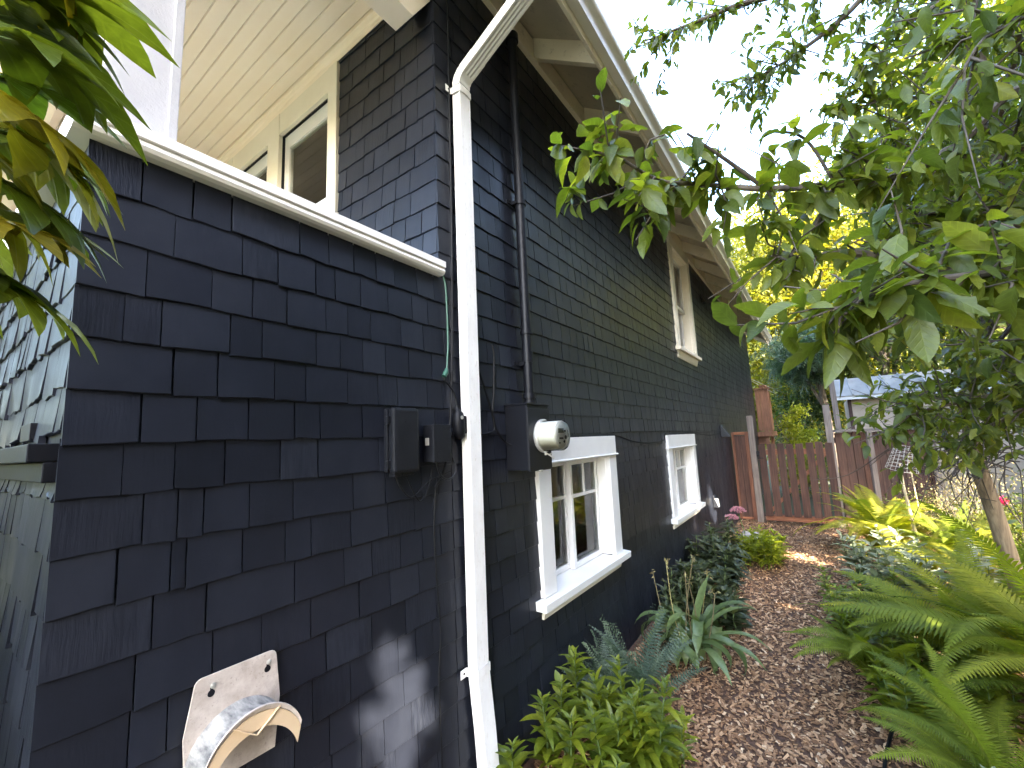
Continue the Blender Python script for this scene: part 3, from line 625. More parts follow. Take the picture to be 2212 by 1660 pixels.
for ye in (EY1 - 0.045, EY0 + 0.0):
    MB().prism([(0.469, zs_(0.469) - .002), (-4.05, zs_(-4.05) - .002), (-4.05, zs_(-4.05) - .17), (0.469, zs_(0.469) - .15)], 'y', ye, ye + 0.04).build('barge_board', M['eave'], house, bevel=0.002)
gp = [(0.492, 4.062), (0.492, 3.952), (0.548, 3.952), (0.552, 3.972), (0.556, 3.992), (0.566, 4.010), (0.580, 4.024), (0.588, 4.036), (0.590, 4.052), (0.592, 4.064), (0.582, 4.066),
      (0.584, 4.054), (0.581, 4.040), (0.574, 4.030), (0.560, 4.016), (0.550, 3.996), (0.546, 3.958), (0.496, 3.958), (0.496, 4.062)]
for ya, yb_ in ((EY0, 4.9), (4.902, 10.4), (10.402, 13.3)):
    m = MB(); m.prism(gp, 'y', ya, yb_); m.build('gutter', M['gutter'], house, smooth=True)

# ---- small vents on the side wall --------------------------------------
def vent(name, y0, y1, z0, z1, d, mat):
    m = MB(); m.prism([(0.016, z1), (0.016, z0), (0.016 + d, z0), (0.022, z1)], 'y', y0, y1); return m.build(name, mat, house, bevel=0.002)
vent('vent_hood', 7.86, 8.06, 1.53, 1.73, 0.13, M['dark']); vent('vent_hood', 7.36, 7.52, 3.72, 3.86, 0.06, M['black'])
v_ = vent('vent_hood', 6.72, 6.92, 0.56, 0.72, 0.07, M['dark']); bx('vent_flap', M['white'], house, 0.03, 0.085, 6.74, 6.745, 0.57, 0.68, 0.001)

# ------------------------------------------------------------------ downspout
ds = empty('downspout', (0.05, 1.51, 0.03), 'white ribbed metal downspout strapped to the dark shingle wall at the house corner', 'downspout')
def spout_prof(w, d, ribs='y'):
    """ribbed rectangle; a across the width (y), b depth (x)"""
    P = []
    def side(p0, p1, nx, on):
        L2 = 24 if on else 2
        for i in range(L2):
            t = i / L2; k = 0.0042 * (0.5 - 0.5 * math.cos(2 * math.pi * (t - 0.12) / 0.76 * 3)) if on and 0.12 < t < 0.88 else 0
            P.append((p0[0] + (p1[0] - p0[0]) * t + nx[0] * k, p0[1] + (p1[1] - p0[1]) * t + nx[1] * k))
    side((-w, d), (w, d), (0, -1), ribs == 'x'); side((w, d), (w, -d), (-1, 0), ribs == 'y'); side((w, -d), (-w, -d), (0, 1), ribs == 'x'); side((-w, -d), (-w, d), (1, 0), ribs == 'y')
    return P
pr = spout_prof(0.0385, 0.025); prx = spout_prof(0.0385, 0.025, 'x'); Y = Vector((0, 1, 0)); X = Vector((1, 0, 0))
fr = []
for p, nrm in (((0.050, 1.511, 3.40), (1, 0, 0)), ((0.050, 1.511, 0.66), (1, 0, 0)), ((0.051, 1.515, 0.60), (1, 0, 0))): fr.append((p, Y, X))
MB().sweep(pr, fr).build('pipe', M['spout'], ds, smooth=True)
# lower leg, leaning a little towards the bed
fr = [((0.051, 1.513, 0.63), Y * 1.03, X * 1.05), ((0.056, 1.535, 0.40), Y * 1.03, X * 1.05), ((0.064, 1.552, 0.10), Y * 1.03, X * 1.05), ((0.075, 1.556, 0.04), Y * 1.03, X * 1.05)]
MB().sweep(pr, fr).build('lower_pipe', M['spout'], ds, smooth=True)
# elbow and slanted run out to the gutter
cx, cz = 0.050, 3.405; th = R(62); rad = 0.075; fr = []
for i in range(7):
    a = th * i / 6; o_ = (cx + rad * (1 - math.cos(a)), 1.511, cz + rad * math.sin(a)); rip = 1.0 + (0.03 if i % 2 else 0)
    fr.append((o_, Y * rip, Vector((math.cos(a), 0, -math.sin(a))) * rip))
e_ = fr[-1][0]; MB().sweep(pr, fr).build('elbow', M['spout'], ds, smooth=True)
dx, dz = math.sin(th), math.cos(th); nv = Vector((math.cos(th), 0, -math.sin(th)))
L_ = 0.44
MB().sweep(prx, [((e_[0], 1.511, e_[2]), Y * 1.04, nv * 1.04), ((e_[0] + dx * 0.09, 1.511, e_[2] + dz * 0.09), Y * 1.04, nv * 1.04)]).build('elbow_sleeve', M['spout'], ds, smooth=True)
q_ = (e_[0] + dx * L_, 1.511, e_[2] + dz * L_)
MB().sweep(prx, [((e_[0] + dx * 0.088, 1.511, e_[2] + dz * 0.088), Y, nv), (q_, Y, nv)]).build('slanted_pipe', M['spout'], ds, smooth=True)
MB().sweep(prx, [(q_, Y * 1.03, nv * 1.03), ((q_[0] + 0.045, 1.511, q_[2] + 0.07), Y * 1.03, Vector((0.9, 0, -0.35)) * 1.03), ((q_[0] + 0.052, 1.511, 3.951), Y * 1.03, X * 1.03)]).build('upper_elbow', M['spout'], ds, smooth=True)
for zc, lean in ((3.37, 0), (0.645, 0.003)):
    m = MB(); path = [(0.022, 1.425), (0.022, 1.463), (0.0775, 1.4695), (0.0795, 1.51), (0.0775, 1.5525), (0.022, 1.558), (0.022, 1.60)]
    for (x0, y0), (x1, y1) in zip(path[:-1], path[1:]):
        d = Vector((x1 - x0, y1 - y0, 0)); n2 = Vector((d.y, -d.x, 0)).normalized() * 0.0018
        z0, z1 = zc - 0.017, zc + 0.017
        m.add([(x0, y0 + lean, z0), (x1, y1 + lean, z0), (x1 + n2.x, y1 + n2.y + lean, z0), (x0 + n2.x, y0 + n2.y + lean, z0), (x0, y0 + lean, z1), (x1, y1 + lean, z1), (x1 + n2.x, y1 + n2.y + lean, z1), (x0 + n2.x, y0 + n2.y + lean, z1)],
              [(0, 3, 2, 1), (4, 5, 6, 7), (0, 1, 5, 4), (1, 2, 6, 5), (2, 3, 7, 6), (3, 0, 4, 7)])
    st = m.build('strap', M['spout'], ds, bevel=0.0006)
    for yy, xx in ((1.445, 0.0235), (1.58, 0.0235)): MB().lathe([(0.0045, 0), (0.0045, 0.002), (0.002, 0.003)], 'x', (xx, yy + lean, zc), 10).build('screw', M['black'], st)

# ------------------------------------------------------------------ electrics
mast = empty('conduit', (0.052, 2.01, 1.79), 'black vertical electrical conduit running up the wall from the meter box', 'conduit')
MB().tube([(0.052, 2.01, 1.77), (0.052, 2.01, 4.16)], 0.029, 20).build('pipe', M['black'], mast, smooth=True)
MB().tube([(0.052, 2.01, 4.10), (0.052, 2.01, 4.365)], 0.031, 20).build('painted_stub', M['eave'], mast, smooth=True)
MB().tube([(0.052, 2.01, 4.085), (0.052, 2.01, 4.13)], 0.040, 20).build('collar', M['black'], mast, smooth=True)
for z0, z1, r in ((2.985, 3.005, 0.036), (1.835, 1.86, 0.036), (1.80, 1.825, 0.034), (2.20, 2.22, 0.035), (2.04, 2.10, 0.033)):
    MB().tube([(0.052, 2.01, z0), (0.052, 2.01, z1)], r, 20).build('coupling', M['black'], mast, smooth=True)
for zc in (2.995, 2.03):
    m = MB(); m.box(0.012, 0.020, 1.935, 2.085, zc - 0.010, zc + 0.010); m.box(0.012, 0.055, 1.969, 1.975, zc - 0.010, zc + 0.010); m.box(0.012, 0.055, 2.045, 2.051, zc - 0.010, zc + 0.010); m.build('strap', M['black'], mast)
mb = empty('meter_box', (0.09, 1.93, 1.447), 'black steel electric meter box with a round meter left of the lower window', 'meter box')
bx('enclosure', M['black'], mb, 0.014, 0.152, 1.825, 2.035, 1.452, 1.785, 0.004)
bx('cover', M['black'], mb, 0.1522, 0.160, 1.821, 2.039, 1.447, 1.768, 0.003); bx('top_flange', M['black'], mb, 0.013, 0.160, 1.821, 2.039, 1.7855, 1.795, 0.002)
MB().box(0.150, 0.166, 1.90, 1.93, 1.440, 1.450).build('latch', M['pmetal'], mb)
yc, zc = 1.947, 1.624
mt = empty('electric_meter', (0.161, yc, zc - 0.085), 'round glass covered electricity meter on the black box', 'electric meter')
MB().lathe([(0.084, 0.0), (0.087, 0.004), (0.087, 0.016), (0.083, 0.022), (0.080, 0.022)], 'x', (0.1605, yc, zc), 40).build('ring', M['pmetal'], mt, smooth=True)
MB().lathe([(0.073, 0.0), (0.073, 0.088), (0.070, 0.092)], 'x', (0.183, yc, zc), 40).build('body', M['dial'], mt, smooth=True)
MB().lathe([(0.079, 0.0), (0.079, 0.082), (0.0785, 0.098), (0.074, 0.105), (0.0, 0.107)], 'x', (0.183, yc, zc), 40).build('cover', M['dome'], mt, smooth=True)
xf = 0.2755; fc = empty('face', (xf, yc, zc)); pw = WORLD[fc.name].copy(); fc.parent = mt; fc.location = Vector(pw - WORLD[mt.name])
MB().box(xf, xf + .002, yc - .030, yc + .026, zc + .010, zc + .034).build('display', M['lcd'], fc)
MB().box(xf, xf + .001, yc - .020, yc + .020, zc - .022, zc - .012).build('label_strip', M['black'], fc)
for a_, b_, r_ in ((.040, .020, .006), (.045, -.012, .010), (.028, -.034, .007), (-.02, -.04, .004)): MB().lathe([(r_, 0), (r_, .003), (r_ * .6, .004)], 'x', (xf, yc + a_, zc + b_), 14).build('knob', M['black'], fc)
m = MB(); m.tube(smooth_path([(0.185, yc - .012, zc - .085), (0.196, yc + .0, zc - .098), (0.203, yc + .018, zc - .092)], 4), 0.004, 6); m.tube([(0.196, yc, zc - .098), (0.215, yc + .022, zc - .118)], 0.0045, 6)
m.tube([(0.186, yc - .014, zc - .080), (0.188, yc - .016, zc - .100)], 0.006, 6); m.build('seal_tab', M['pmetal'], mt, smooth=True)
# telephone boxes
tb = empty('utility_box', (0.04, 1.11, 1.503), 'tall charcoal plastic utility box with hinges on the porch wall', 'utility box')
bx('base', M['boxgrey'], tb, 0.015, 0.035, 1.048, 1.172, 1.506, 1.744, 0.004); bx('lid', M['boxgrey'], tb, 0.0355, 0.074, 1.051, 1.174, 1.503, 1.747, 0.012)
for z in (1.535, 1.70):
    m = MB(); m.box(0.034, 0.052, 1.036, 1.0505, z - .015, z + .015); h = m.build('hinge', M['boxgrey'], tb, bevel=0.002)
m = MB(); m.box(0.02, 0.055, 1.066, 1.098, 1.489, 1.5055); m.box(0.02, 0.055, 1.102, 1.160, 1.492, 1.5055); m.build('cable_gland', M['boxgrey'], tb, bevel=0.002)
m = MB(); m.prism([(1.097, 1.690), (1.106, 1.700), (1.103, 1.690), (1.109, 1.690), (1.109, 1.692), (1.104, 1.692), (1.107, 1.702), (1.095, 1.690)], 'x', 0.0738, 0.0748); m.build('moulded_mark', M['boxgrey'], tb)
t2 = empty('junction_box', (0.04, 1.295, 1.53), 'small square charcoal junction box between the tall box and the downspout', 'junction box')
bx('body', M['boxgrey'], t2, 0.014, 0.070, 1.246, 1.344, 1.532, 1.683, 0.004); bx('cover', M['boxgrey'], t2, 0.0705, 0.080, 1.244, 1.346, 1.530, 1.684, 0.003)
m = MB(); m.box(0.0802, 0.0812, 1.262, 1.330, 1.546, 1.548); m.box(0.0802, 0.0812, 1.262, 1.330, 1.574, 1.576); m.box(0.0802, 0.0812, 1.260, 1.262, 1.546, 1.576); m.box(0.0802, 0.0812, 1.330, 1.332, 1.546, 1.576); m.box(0.0802, 0.0810, 1.256, 1.334, 1.664, 1.6655); m.build('label_recess', M['black'], t2)
MB().lathe([(0.003, 0), (0.003, 0.0015)], 'x', (0.0802, 1.298, 1.673), 10).build('screw', M['black'], t2)
MB().box(0.03, 0.05, 1.2435, 1.2462, 1.60, 1.63).build('hasp', M['pmetal'], t2)
# cords
def cord(name, mat, pts, r, label, parent=None, k=6):
    m = MB(); m.tube(smooth_path(pts, k), r, 7); o = m.build(name, mat, parent, smooth=True)
    if label: tag(o, label, 'cable' if 'cord' not in name else 'cord')
    return o
ec = empty('extension_cord', (0.03, 1.39, 1.60), 'green extension cord with plug hanging from the parapet cap end', 'extension cord')
cord('cord', M['gcable'], [(0.022, 1.378, 2.372), (0.024, 1.392, 2.30), (0.024, 1.398, 2.07), (0.024, 1.392, 1.99), (0.026, 1.384, 1.93)], 0.0042, None, ec)
m = MB(); m.tube([(0.027, 1.384, 1.935), (0.028, 1.376, 1.918), (0.028, 1.363, 1.898)], [0.007, 0.012, 0.011], 10); m.build('socket', M['gcable'], ec, smooth=True)
tcord = empty('timer_plug', (0.04, 1.43, 1.62), 'black outdoor timer plug hanging on a cord beside the downspout', 'timer plug')
cord('cord', M['cable'], [(0.029, 1.361, 1.896), (0.030, 1.366, 1.878), (0.030, 1.395, 1.858), (0.032, 1.418, 1.830), (0.036, 1.428, 1.79), (0.040, 1.430, 1.755)], 0.0048, None, tcord)
m = MB(); m.tube([(0.040, 1.430, 1.768), (0.041, 1.431, 1.752), (0.042, 1.432, 1.735), (0.042, 1.434, 1.70), (0.042, 1.437, 1.66), (0.042, 1.440, 1.632), (0.041, 1.441, 1.622)], [0.008, 0.010, 0.024, 0.0285, 0.0285, 0.024, 0.012], 14); m.build('housing', M['cable'], tcord, smooth=True)
MB().lathe([(0.008, 0), (0.008, 0.003), (0.005, 0.004)], 'x', (0.068, 1.428, 1.716), 14).build('button', M['pmetal'], tcord)
bx('grip', M['cable'], tcord, 0.040, 0.066, 1.452, 1.4635, 1.645, 1.725, 0.004)
cord('wall_cable', M['cable'], [(0.022, 1.452, 4.19), (0.022, 1.456, 3.9), (0.022, 1.449, 3.3), (0.022, 1.444, 2.7), (0.022, 1.432, 2.2), (0.022, 1.418, 1.9), (0.024, 1.40, 1.70), (0.022, 1.36, 1.50), (0.022, 1.30, 1.42)], 0.0048, 'thin black cable running down the house corner behind the downspout')
cord('drop_cable', M['cable'], [(0.022, 1.306, 1.43), (0.022, 1.292, 1.26), (0.022, 1.302, 1.06), (0.022, 1.318, 0.86), (0.022, 1.306, 0.69), (0.024, 1.31, 0.35), (0.03, 1.30, 0.03)], 0.0030, 'black cable dropping to the ground below the junction box')
cord('loop_cable', M['boxgrey'], [(0.045, 1.29, 1.531), (0.046, 1.297, 1.50), (0.05, 1.32, 1.465), (0.055, 1.36, 1.455), (0.055, 1.395, 1.485), (0.048, 1.39, 1.53), (0.034, 1.36, 1.60)], 0.0038, 'grey looped cable under the small junction box')
cord('sagging_cable', M['cable'], [(0.04, 1.085, 1.488), (0.045, 1.10, 1.45), (0.045, 1.15, 1.405), (0.04, 1.21, 1.43), (0.03, 1.27, 1.455), (0.024, 1.33, 1.47), (0.022, 1.40, 1.485)], 0.0036, 'black cable sagging below the tall utility box')
cord('sagging_cable', M['cable'], [(0.04, 1.135, 1.490), (0.045, 1.155, 1.44), (0.045, 1.195, 1.385), (0.042, 1.235, 1.41), (0.035, 1.265, 1.47), (0.04, 1.275, 1.531)], 0.003, 'thin black cable hanging lowest between the two wall boxes')
cord('diagonal_cable', M['cable'], [(0.022, 1.60, 1.98), (0.024, 1.65, 1.87), (0.026, 1.70, 1.75), (0.026, 1.735, 1.66), (0.028, 1.80, 1.60), (0.05, 1.828, 1.58)], 0.0055, 'black cable slanting down from the downspout to the meter box')
cord('hanging_cable', M['cable'], [(0.022, 1.728, 2.10), (0.026, 1.735, 2.05), (0.026, 1.730, 1.98), (0.026, 1.722, 1.86), (0.026, 1.705, 1.75), (0.026, 1.715, 1.665), (0.026, 1.66, 1.645), (0.024, 1.575, 1.638)], 0.0048, 'black cable hanging in a bundle left of the meter box')
cord('long_cable', M['cable'], [(0.06, 2.041, 1.62), (0.022, 2.2, 1.628), (0.020, 2.6, 1.622), (0.020, 3.25, 1.618), (0.020, 3.7, 1.56), (0.020, 4.12, 1.535), (0.020, 4.6, 1.55), (0.020, 4.72, 1.622), (0.020, 5.5, 1.615), (0.020, 6.2, 1.60), (0.020, 7.0, 1.57), (0.020, 7.85, 1.60)], 0.0055, 'long thin black cable sagging along the wall above the lower windows')
cord('wire_run', M['cable'], [(0.019, 3.26, 1.640), (0.019, 4.0, 1.645), (0.019, 5.2, 1.64), (0.019, 6.4, 1.615), (0.019, 7.85, 1.62)], 0.0035, 'thinner wire stretched straight above the sagging cable')

# ------------------------------------------------------------------ hose hanger
hh = empty('hose_hanger', (0.05, 0.57, 0.80), 'dirty cream plastic hose hanger with arched saddle screwed to the porch wall', 'hose hanger')
m = MB(); y0, y1, z0, z1, rr = 0.452, 0.682, 0.79, 1.046, 0.018
pl = []
for cy, cz, a0 in ((y1 - rr - 0.012, z1 - rr, 0), (y0 + rr + 0.018, z1 - rr, 90)):
    for i in range(5): a = R(a0 + 22.5 * i); pl.append((cy + rr * math.cos(a), cz + rr * math.sin(a)))
pl += [(y0, 0.92), (y0 + .01, z0), (y1 - .01, z0), (y1, 0.92)]
m.prism(pl, 'x', 0.0165, 0.0215); m.build('back_plate', M['hanger'], hh, bevel=0.0015)
yc_, zt = 0.575, 0.955
arc = [(yc_ + 0.122 * math.sin(a), zt - 0.122 * 1.0 * (1 - math.cos(a)) * 1.05) for a in np.linspace(-1.28, 1.22, 25)]
m = MB(); n = len(arc); vs = []
for (y, z) in arc: vs += [(0.0216, y, z), (0.075, y, z - 0.004), (0.118, y, z + 0.004), (0.1225, y, z + 0.012), (0.1255, y, z + 0.010), (0.1215, y, z - 0.002), (0.118, y, z - 0.004), (0.075, y, z - 0.009), (0.0216, y, z - 0.005)]
fs = [(i * 9 + k, (i + 1) * 9 + k, (i + 1) * 9 + (k + 1) % 9, i * 9 + (k + 1) % 9) for i in range(n - 1) for k in range(9)] + [tuple(range(9)), tuple((n - 1) * 9 + k for k in range(9))[::-1]]
m.add(vs, fs); m.m = [0 if (j < (n - 1) * 9 and j % 9 < 2) else 1 for j in range(len(fs))]
sad = m.build('saddle', [M['hanger2'], M['hanger']], hh, smooth=True)
m = MB(); vs = []
for (y, z) in arc: vs += [(0.1180, y, z - 0.0045), (0.1210, y, z - 0.0045), (0.1210, yc_ + (y - yc_) * 0.93, z - 0.042), (0.1180, yc_ + (y - yc_) * 0.93, z - 0.042)]
fs = [(i * 4 + k, (i + 1) * 4 + k, (i + 1) * 4 + (k + 1) % 4, i * 4 + (k + 1) % 4) for i in range(n - 1) for k in range(4)] + [(0, 1, 2, 3), tuple((n - 1) * 4 + k for k in range(4))[::-1]]
m.add(vs, fs); m.build('front_flange', M['hangerin'], hh, smooth=True)
for ys in (-0.055, 0.055):
    m = MB(); yb = yc_ + ys; zb = zt - 0.006
    m.add([(0.1212, yc_ - .002, zt - .052), (0.1212, yc_ + .002, zt - .052), (0.1212, yb + .002, zb - .006), (0.1212, yb - .002, zb - .006), (0.127, yc_ - .002, zt - .052), (0.127, yc_ + .002, zt - .052), (0.125, yb + .002, zb - .006), (0.125, yb - .002, zb - .006)], [(0, 3, 2, 1), (4, 5, 6, 7), (0, 1, 5, 4), (1, 2, 6, 5), (2, 3, 7, 6), (3, 0, 4, 7)]); m.build('rib', M['hangerin'], hh)
for yk in (0.508, 0.645):
    m = MB(); m.lathe([(0.0085, 0), (0.0085, 0.0006)], 'x', (0.0217, yk, 1.002), 14); m.prism([(yk - .0035, 1.002), (yk + .0035, 1.002), (yk + .0045, 1.021), (yk - .0025, 1.021)], 'x', 0.0217, 0.0222); m.build('keyhole', M['black'], hh)
    MB().lathe([(0.0065, 0), (0.0065, 0.002), (0.003, 0.004)], 'x', (0.0222, yk + .003, 1.019), 12).build('screw', M['pmetal'], hh)

# ------------------------------------------------------------------ foliage helpers
def leaf_tpl(L=1.0, wid=0.45, seg=5, fold=0.10, droop=0.2, tipw=0.0, pos=0.42, wav=0.0, stalk=0.0, bite=0):
    """leaf along +X, up +Z; returns verts, faces"""
    vs, fs = [], []
    if stalk: vs += []
    for i in range(seg + 1):
        t = i / seg; x = stalk + L * t; z = -droop * L * t * t
        w = wid * L * 0.5 * (math.sin(math.pi * min(1, t ** (math.log(0.5) / math.log(pos)))) ** 0.8) if 0 < i < seg else 0.012 * L
        jl = 1 + wav * random.uniform(-1, 1); jr = 1 + wav * random.uniform(-1, 1)
        if bite and random.random() < bite and 0 < i < seg: jl *= 0.45
        zf = fold * w * 2
        vs += [(x, -w * jr, z + zf + wav * 0.06 * L * random.uniform(-1, 1)), (x, 0, z), (x, w * jl, z + zf + wav * 0.06 * L * random.uniform(-1, 1))]
    for i in range(seg):
        a, b = i * 3, i * 3 + 3
        fs += [(a, b, b + 1, a + 1), (a + 1, b + 1, b + 2, a + 2)]
    return np.array(vs), fs
def add_uv(me, uv):
    l = me.uv_layers.new(name='leaf'); li = np.empty(len(me.loops), np.int32); me.loops.foreach_get('vertex_index', li)
    l.data.foreach_set('uv', np.ascontiguousarray(uv[li], dtype=np.float32).ravel())
def frame(d, n):
    """3x3 with columns: along d, side, up near n"""
    d = np.asarray(d, float); d = d / (np.linalg.norm(d) + 1e-9); n = np.asarray(n, float)
    s = np.cross(n, d); l = np.linalg.norm(s)
    if l < 1e-4: s = np.cross(np.array([0.3, 0.9, 0.1]), d); l = np.linalg.norm(s)
    s = s / l; u = np.cross(d, s); return np.stack([d, s, u], 1)
def rdir(spread=1.0, base=None):
    v = rng.normal(size=3); v /= np.linalg.norm(v)
    if base is None: return v
    v = np.asarray(base, float) + v * spread; return v / np.linalg.norm(v)
class Foliage:
    """gathers many leaves into one mesh"""
    def __init__(s): s.V = []; s.F = []; s.T = []; s.U = []; s.n = 0
    def put(s, tpl, pos, F3, scale, tint):
        v, f = tpl; w = (v * scale) @ F3.T + np.asarray(pos); s.V.append(w); s.U.append(v[:, :2]); s.F += [tuple(k + s.n for k in q) for q in f]; s.T += [tint] * len(f); s.n += len(v)
    def tube(s, pts, r, tint=0.5, seg=5):
        m = MB(); m.tube(pts, r, seg, cap=False); v = np.array(m.v); s.V.append(v); s.U.append(np.full((len(v), 2), 0.3)); s.F += [tuple(k + s.n for k in q) for q in m.f]; s.T += [tint] * len(m.f); s.n += len(v)
    def build(s, name, mat, parent=None, kind=None, smooth=True):
        v = np.concatenate(s.V); org = (v.min(0) + v.max(0)) / 2
        me = bpy.data.meshes.new(name); me.from_pydata((v - org).tolist(), [], s.F); me.materials.append(mat); set_tint(me, np.clip(np.array(s.T), 0, 1)); add_uv(me, np.concatenate(s.U))
        if smooth: me.polygons.foreach_set('use_smooth', [True] * len(me.polygons))
        o = link_mesh(name, me, org, parent)
        if kind: o['kind'] = kind
        return o
def scatter(name, tpls, pos, along, up, scale, tint, mat, parent, kind='stuff'):
    """many leaves (all quads) as one mesh, built with numpy"""
    pos = np.asarray(pos); d = along / np.linalg.norm(along, axis=1, keepdims=True); s = np.cross(up, d); s /= np.linalg.norm(s, axis=1, keepdims=True) + 1e-9; u = np.cross(d, s)
    F3 = np.stack([d, s, u], 2); k = rng.integers(len(tpls), size=len(pos)); VV, FF, TT, UU = [], [], [], []; off = 0
    for j, (v, f) in enumerate(tpls):
        ii = np.where(k == j)[0]
        if not len(ii): continue
        w = np.einsum('nij,vj->nvi', F3[ii] * scale[ii][:, None, None], v) + pos[ii][:, None, :]
        fa = np.array(f); VV.append(w.reshape(-1, 3)); FF.append((fa[None] + (np.arange(len(ii)) * len(v))[:, None, None] + off).reshape(-1, 4)); TT.append(np.repeat(tint[ii], len(fa))); UU.append(np.tile(v[:, :2], (len(ii), 1))); off += len(ii) * len(v)
    V_ = np.concatenate(VV); F_ = np.concatenate(FF).astype(np.int32); org = (V_.min(0) + V_.max(0)) / 2
    me = bpy.data.meshes.new(name); me.vertices.add(len(V_)); me.vertices.foreach_set('co', (V_ - org).astype(np.float32).ravel()); me.loops.add(F_.size); me.loops.foreach_set('vertex_index', F_.ravel())
    me.polygons.add(len(F_)); me.polygons.foreach_set('loop_start', np.arange(0, F_.size, 4, dtype=np.int32)); me.polygons.foreach_set('use_smooth', np.ones(len(F_), bool)); me.update(calc_edges=True); me.validate()
    me.materials.append(mat); set_tint(me, np.clip(np.concatenate(TT), 0, 1)); add_uv(me, np.concatenate(UU))
    o = link_mesh(name, me, org, parent)
    if kind: o['kind'] = kind
    return o
def rdirs(n, spread=1.0, base=(0, 0, 0)):
    v = rng.normal(size=(n, 3)); v /= np.linalg.norm(v, axis=1, keepdims=True); v = np.asarray(base)[None] + v * spread; return v / np.linalg.norm(v, axis=1, keepdims=True)
TPLMESH = {}
def leaf_object(name, key, tpl, mat, pos, F3, scale, tint, parent):
    """single leaf as its own object, mesh shared per (template, tint bucket)"""
    k = (key, mat.name, round(tint * 6))
    if k not in TPLMESH:
        v, f = tpl; me = bpy.data.meshes.new(name); me.from_pydata(v.tolist(), [], f); me.materials.append(mat); set_tint(me, [min(1, max(0, round(tint * 6) / 6))] * len(f)); add_uv(me, v[:, :2])
        me.polygons.foreach_set('use_smooth', [True] * len(me.polygons)); TPLMESH[k] = me
    o = bpy.data.objects.new(name, TPLMESH[k]); COL.objects.link(o); o.parent = parent
    mt_ = Matrix(((F3[0, 0], F3[0, 1], F3[0, 2]), (F3[1, 0], F3[1, 1], F3[1, 2]), (F3[2, 0], F3[2, 1], F3[2, 2]))).to_4x4() @ Matrix.Scale(scale, 4)
    mt_.translation = Vector(np.asarray(pos) - WORLD[parent.name]); o.matrix_local = mt_
    return o
FRUIT_T = [leaf_tpl(1, 0.47, 7, f, d, wav=0.13, pos=0.44, stalk=0.12, bite=b) for f, d, b in ((0.12, 0.25, 0), (0.2, 0.45, 0.1), (0.05, 0.15, 0.22), (0.25, 0.6, 0.05), (0.1, 0.35, 0.3), (0.3, 0.3, 0))]
SIMPLE_T = [leaf_tpl(1, 0.5, 2, f, d, pos=0.45) for f, d in ((0.15, 0.2), (0.25, 0.4), (0.05, 0.1))]
DIAM_T = [(np.array([(0, 0, 0), (0.42, -0.27, 0.07 * k), (1.0, 0, -0.22 * k), (0.45, 0.26, 0.06 * k)]), [(0, 1, 2, 3)]) for k in (0.6, 1.2, 1.8)]
LANCE_T = [leaf_tpl(1, 0.30, 5, f, d, pos=0.45, wav=0.04) for f, d in ((0.25, 0.25), (0.2, 0.5), (0.3, 0.1), (0.15, 0.8))]
OVAL_T = [leaf_tpl(1, 0.42, 5, f, d, pos=0.5, wav=0.05) for f, d in ((0.15, 0.25), (0.25, 0.45), (0.1, 0.1))]

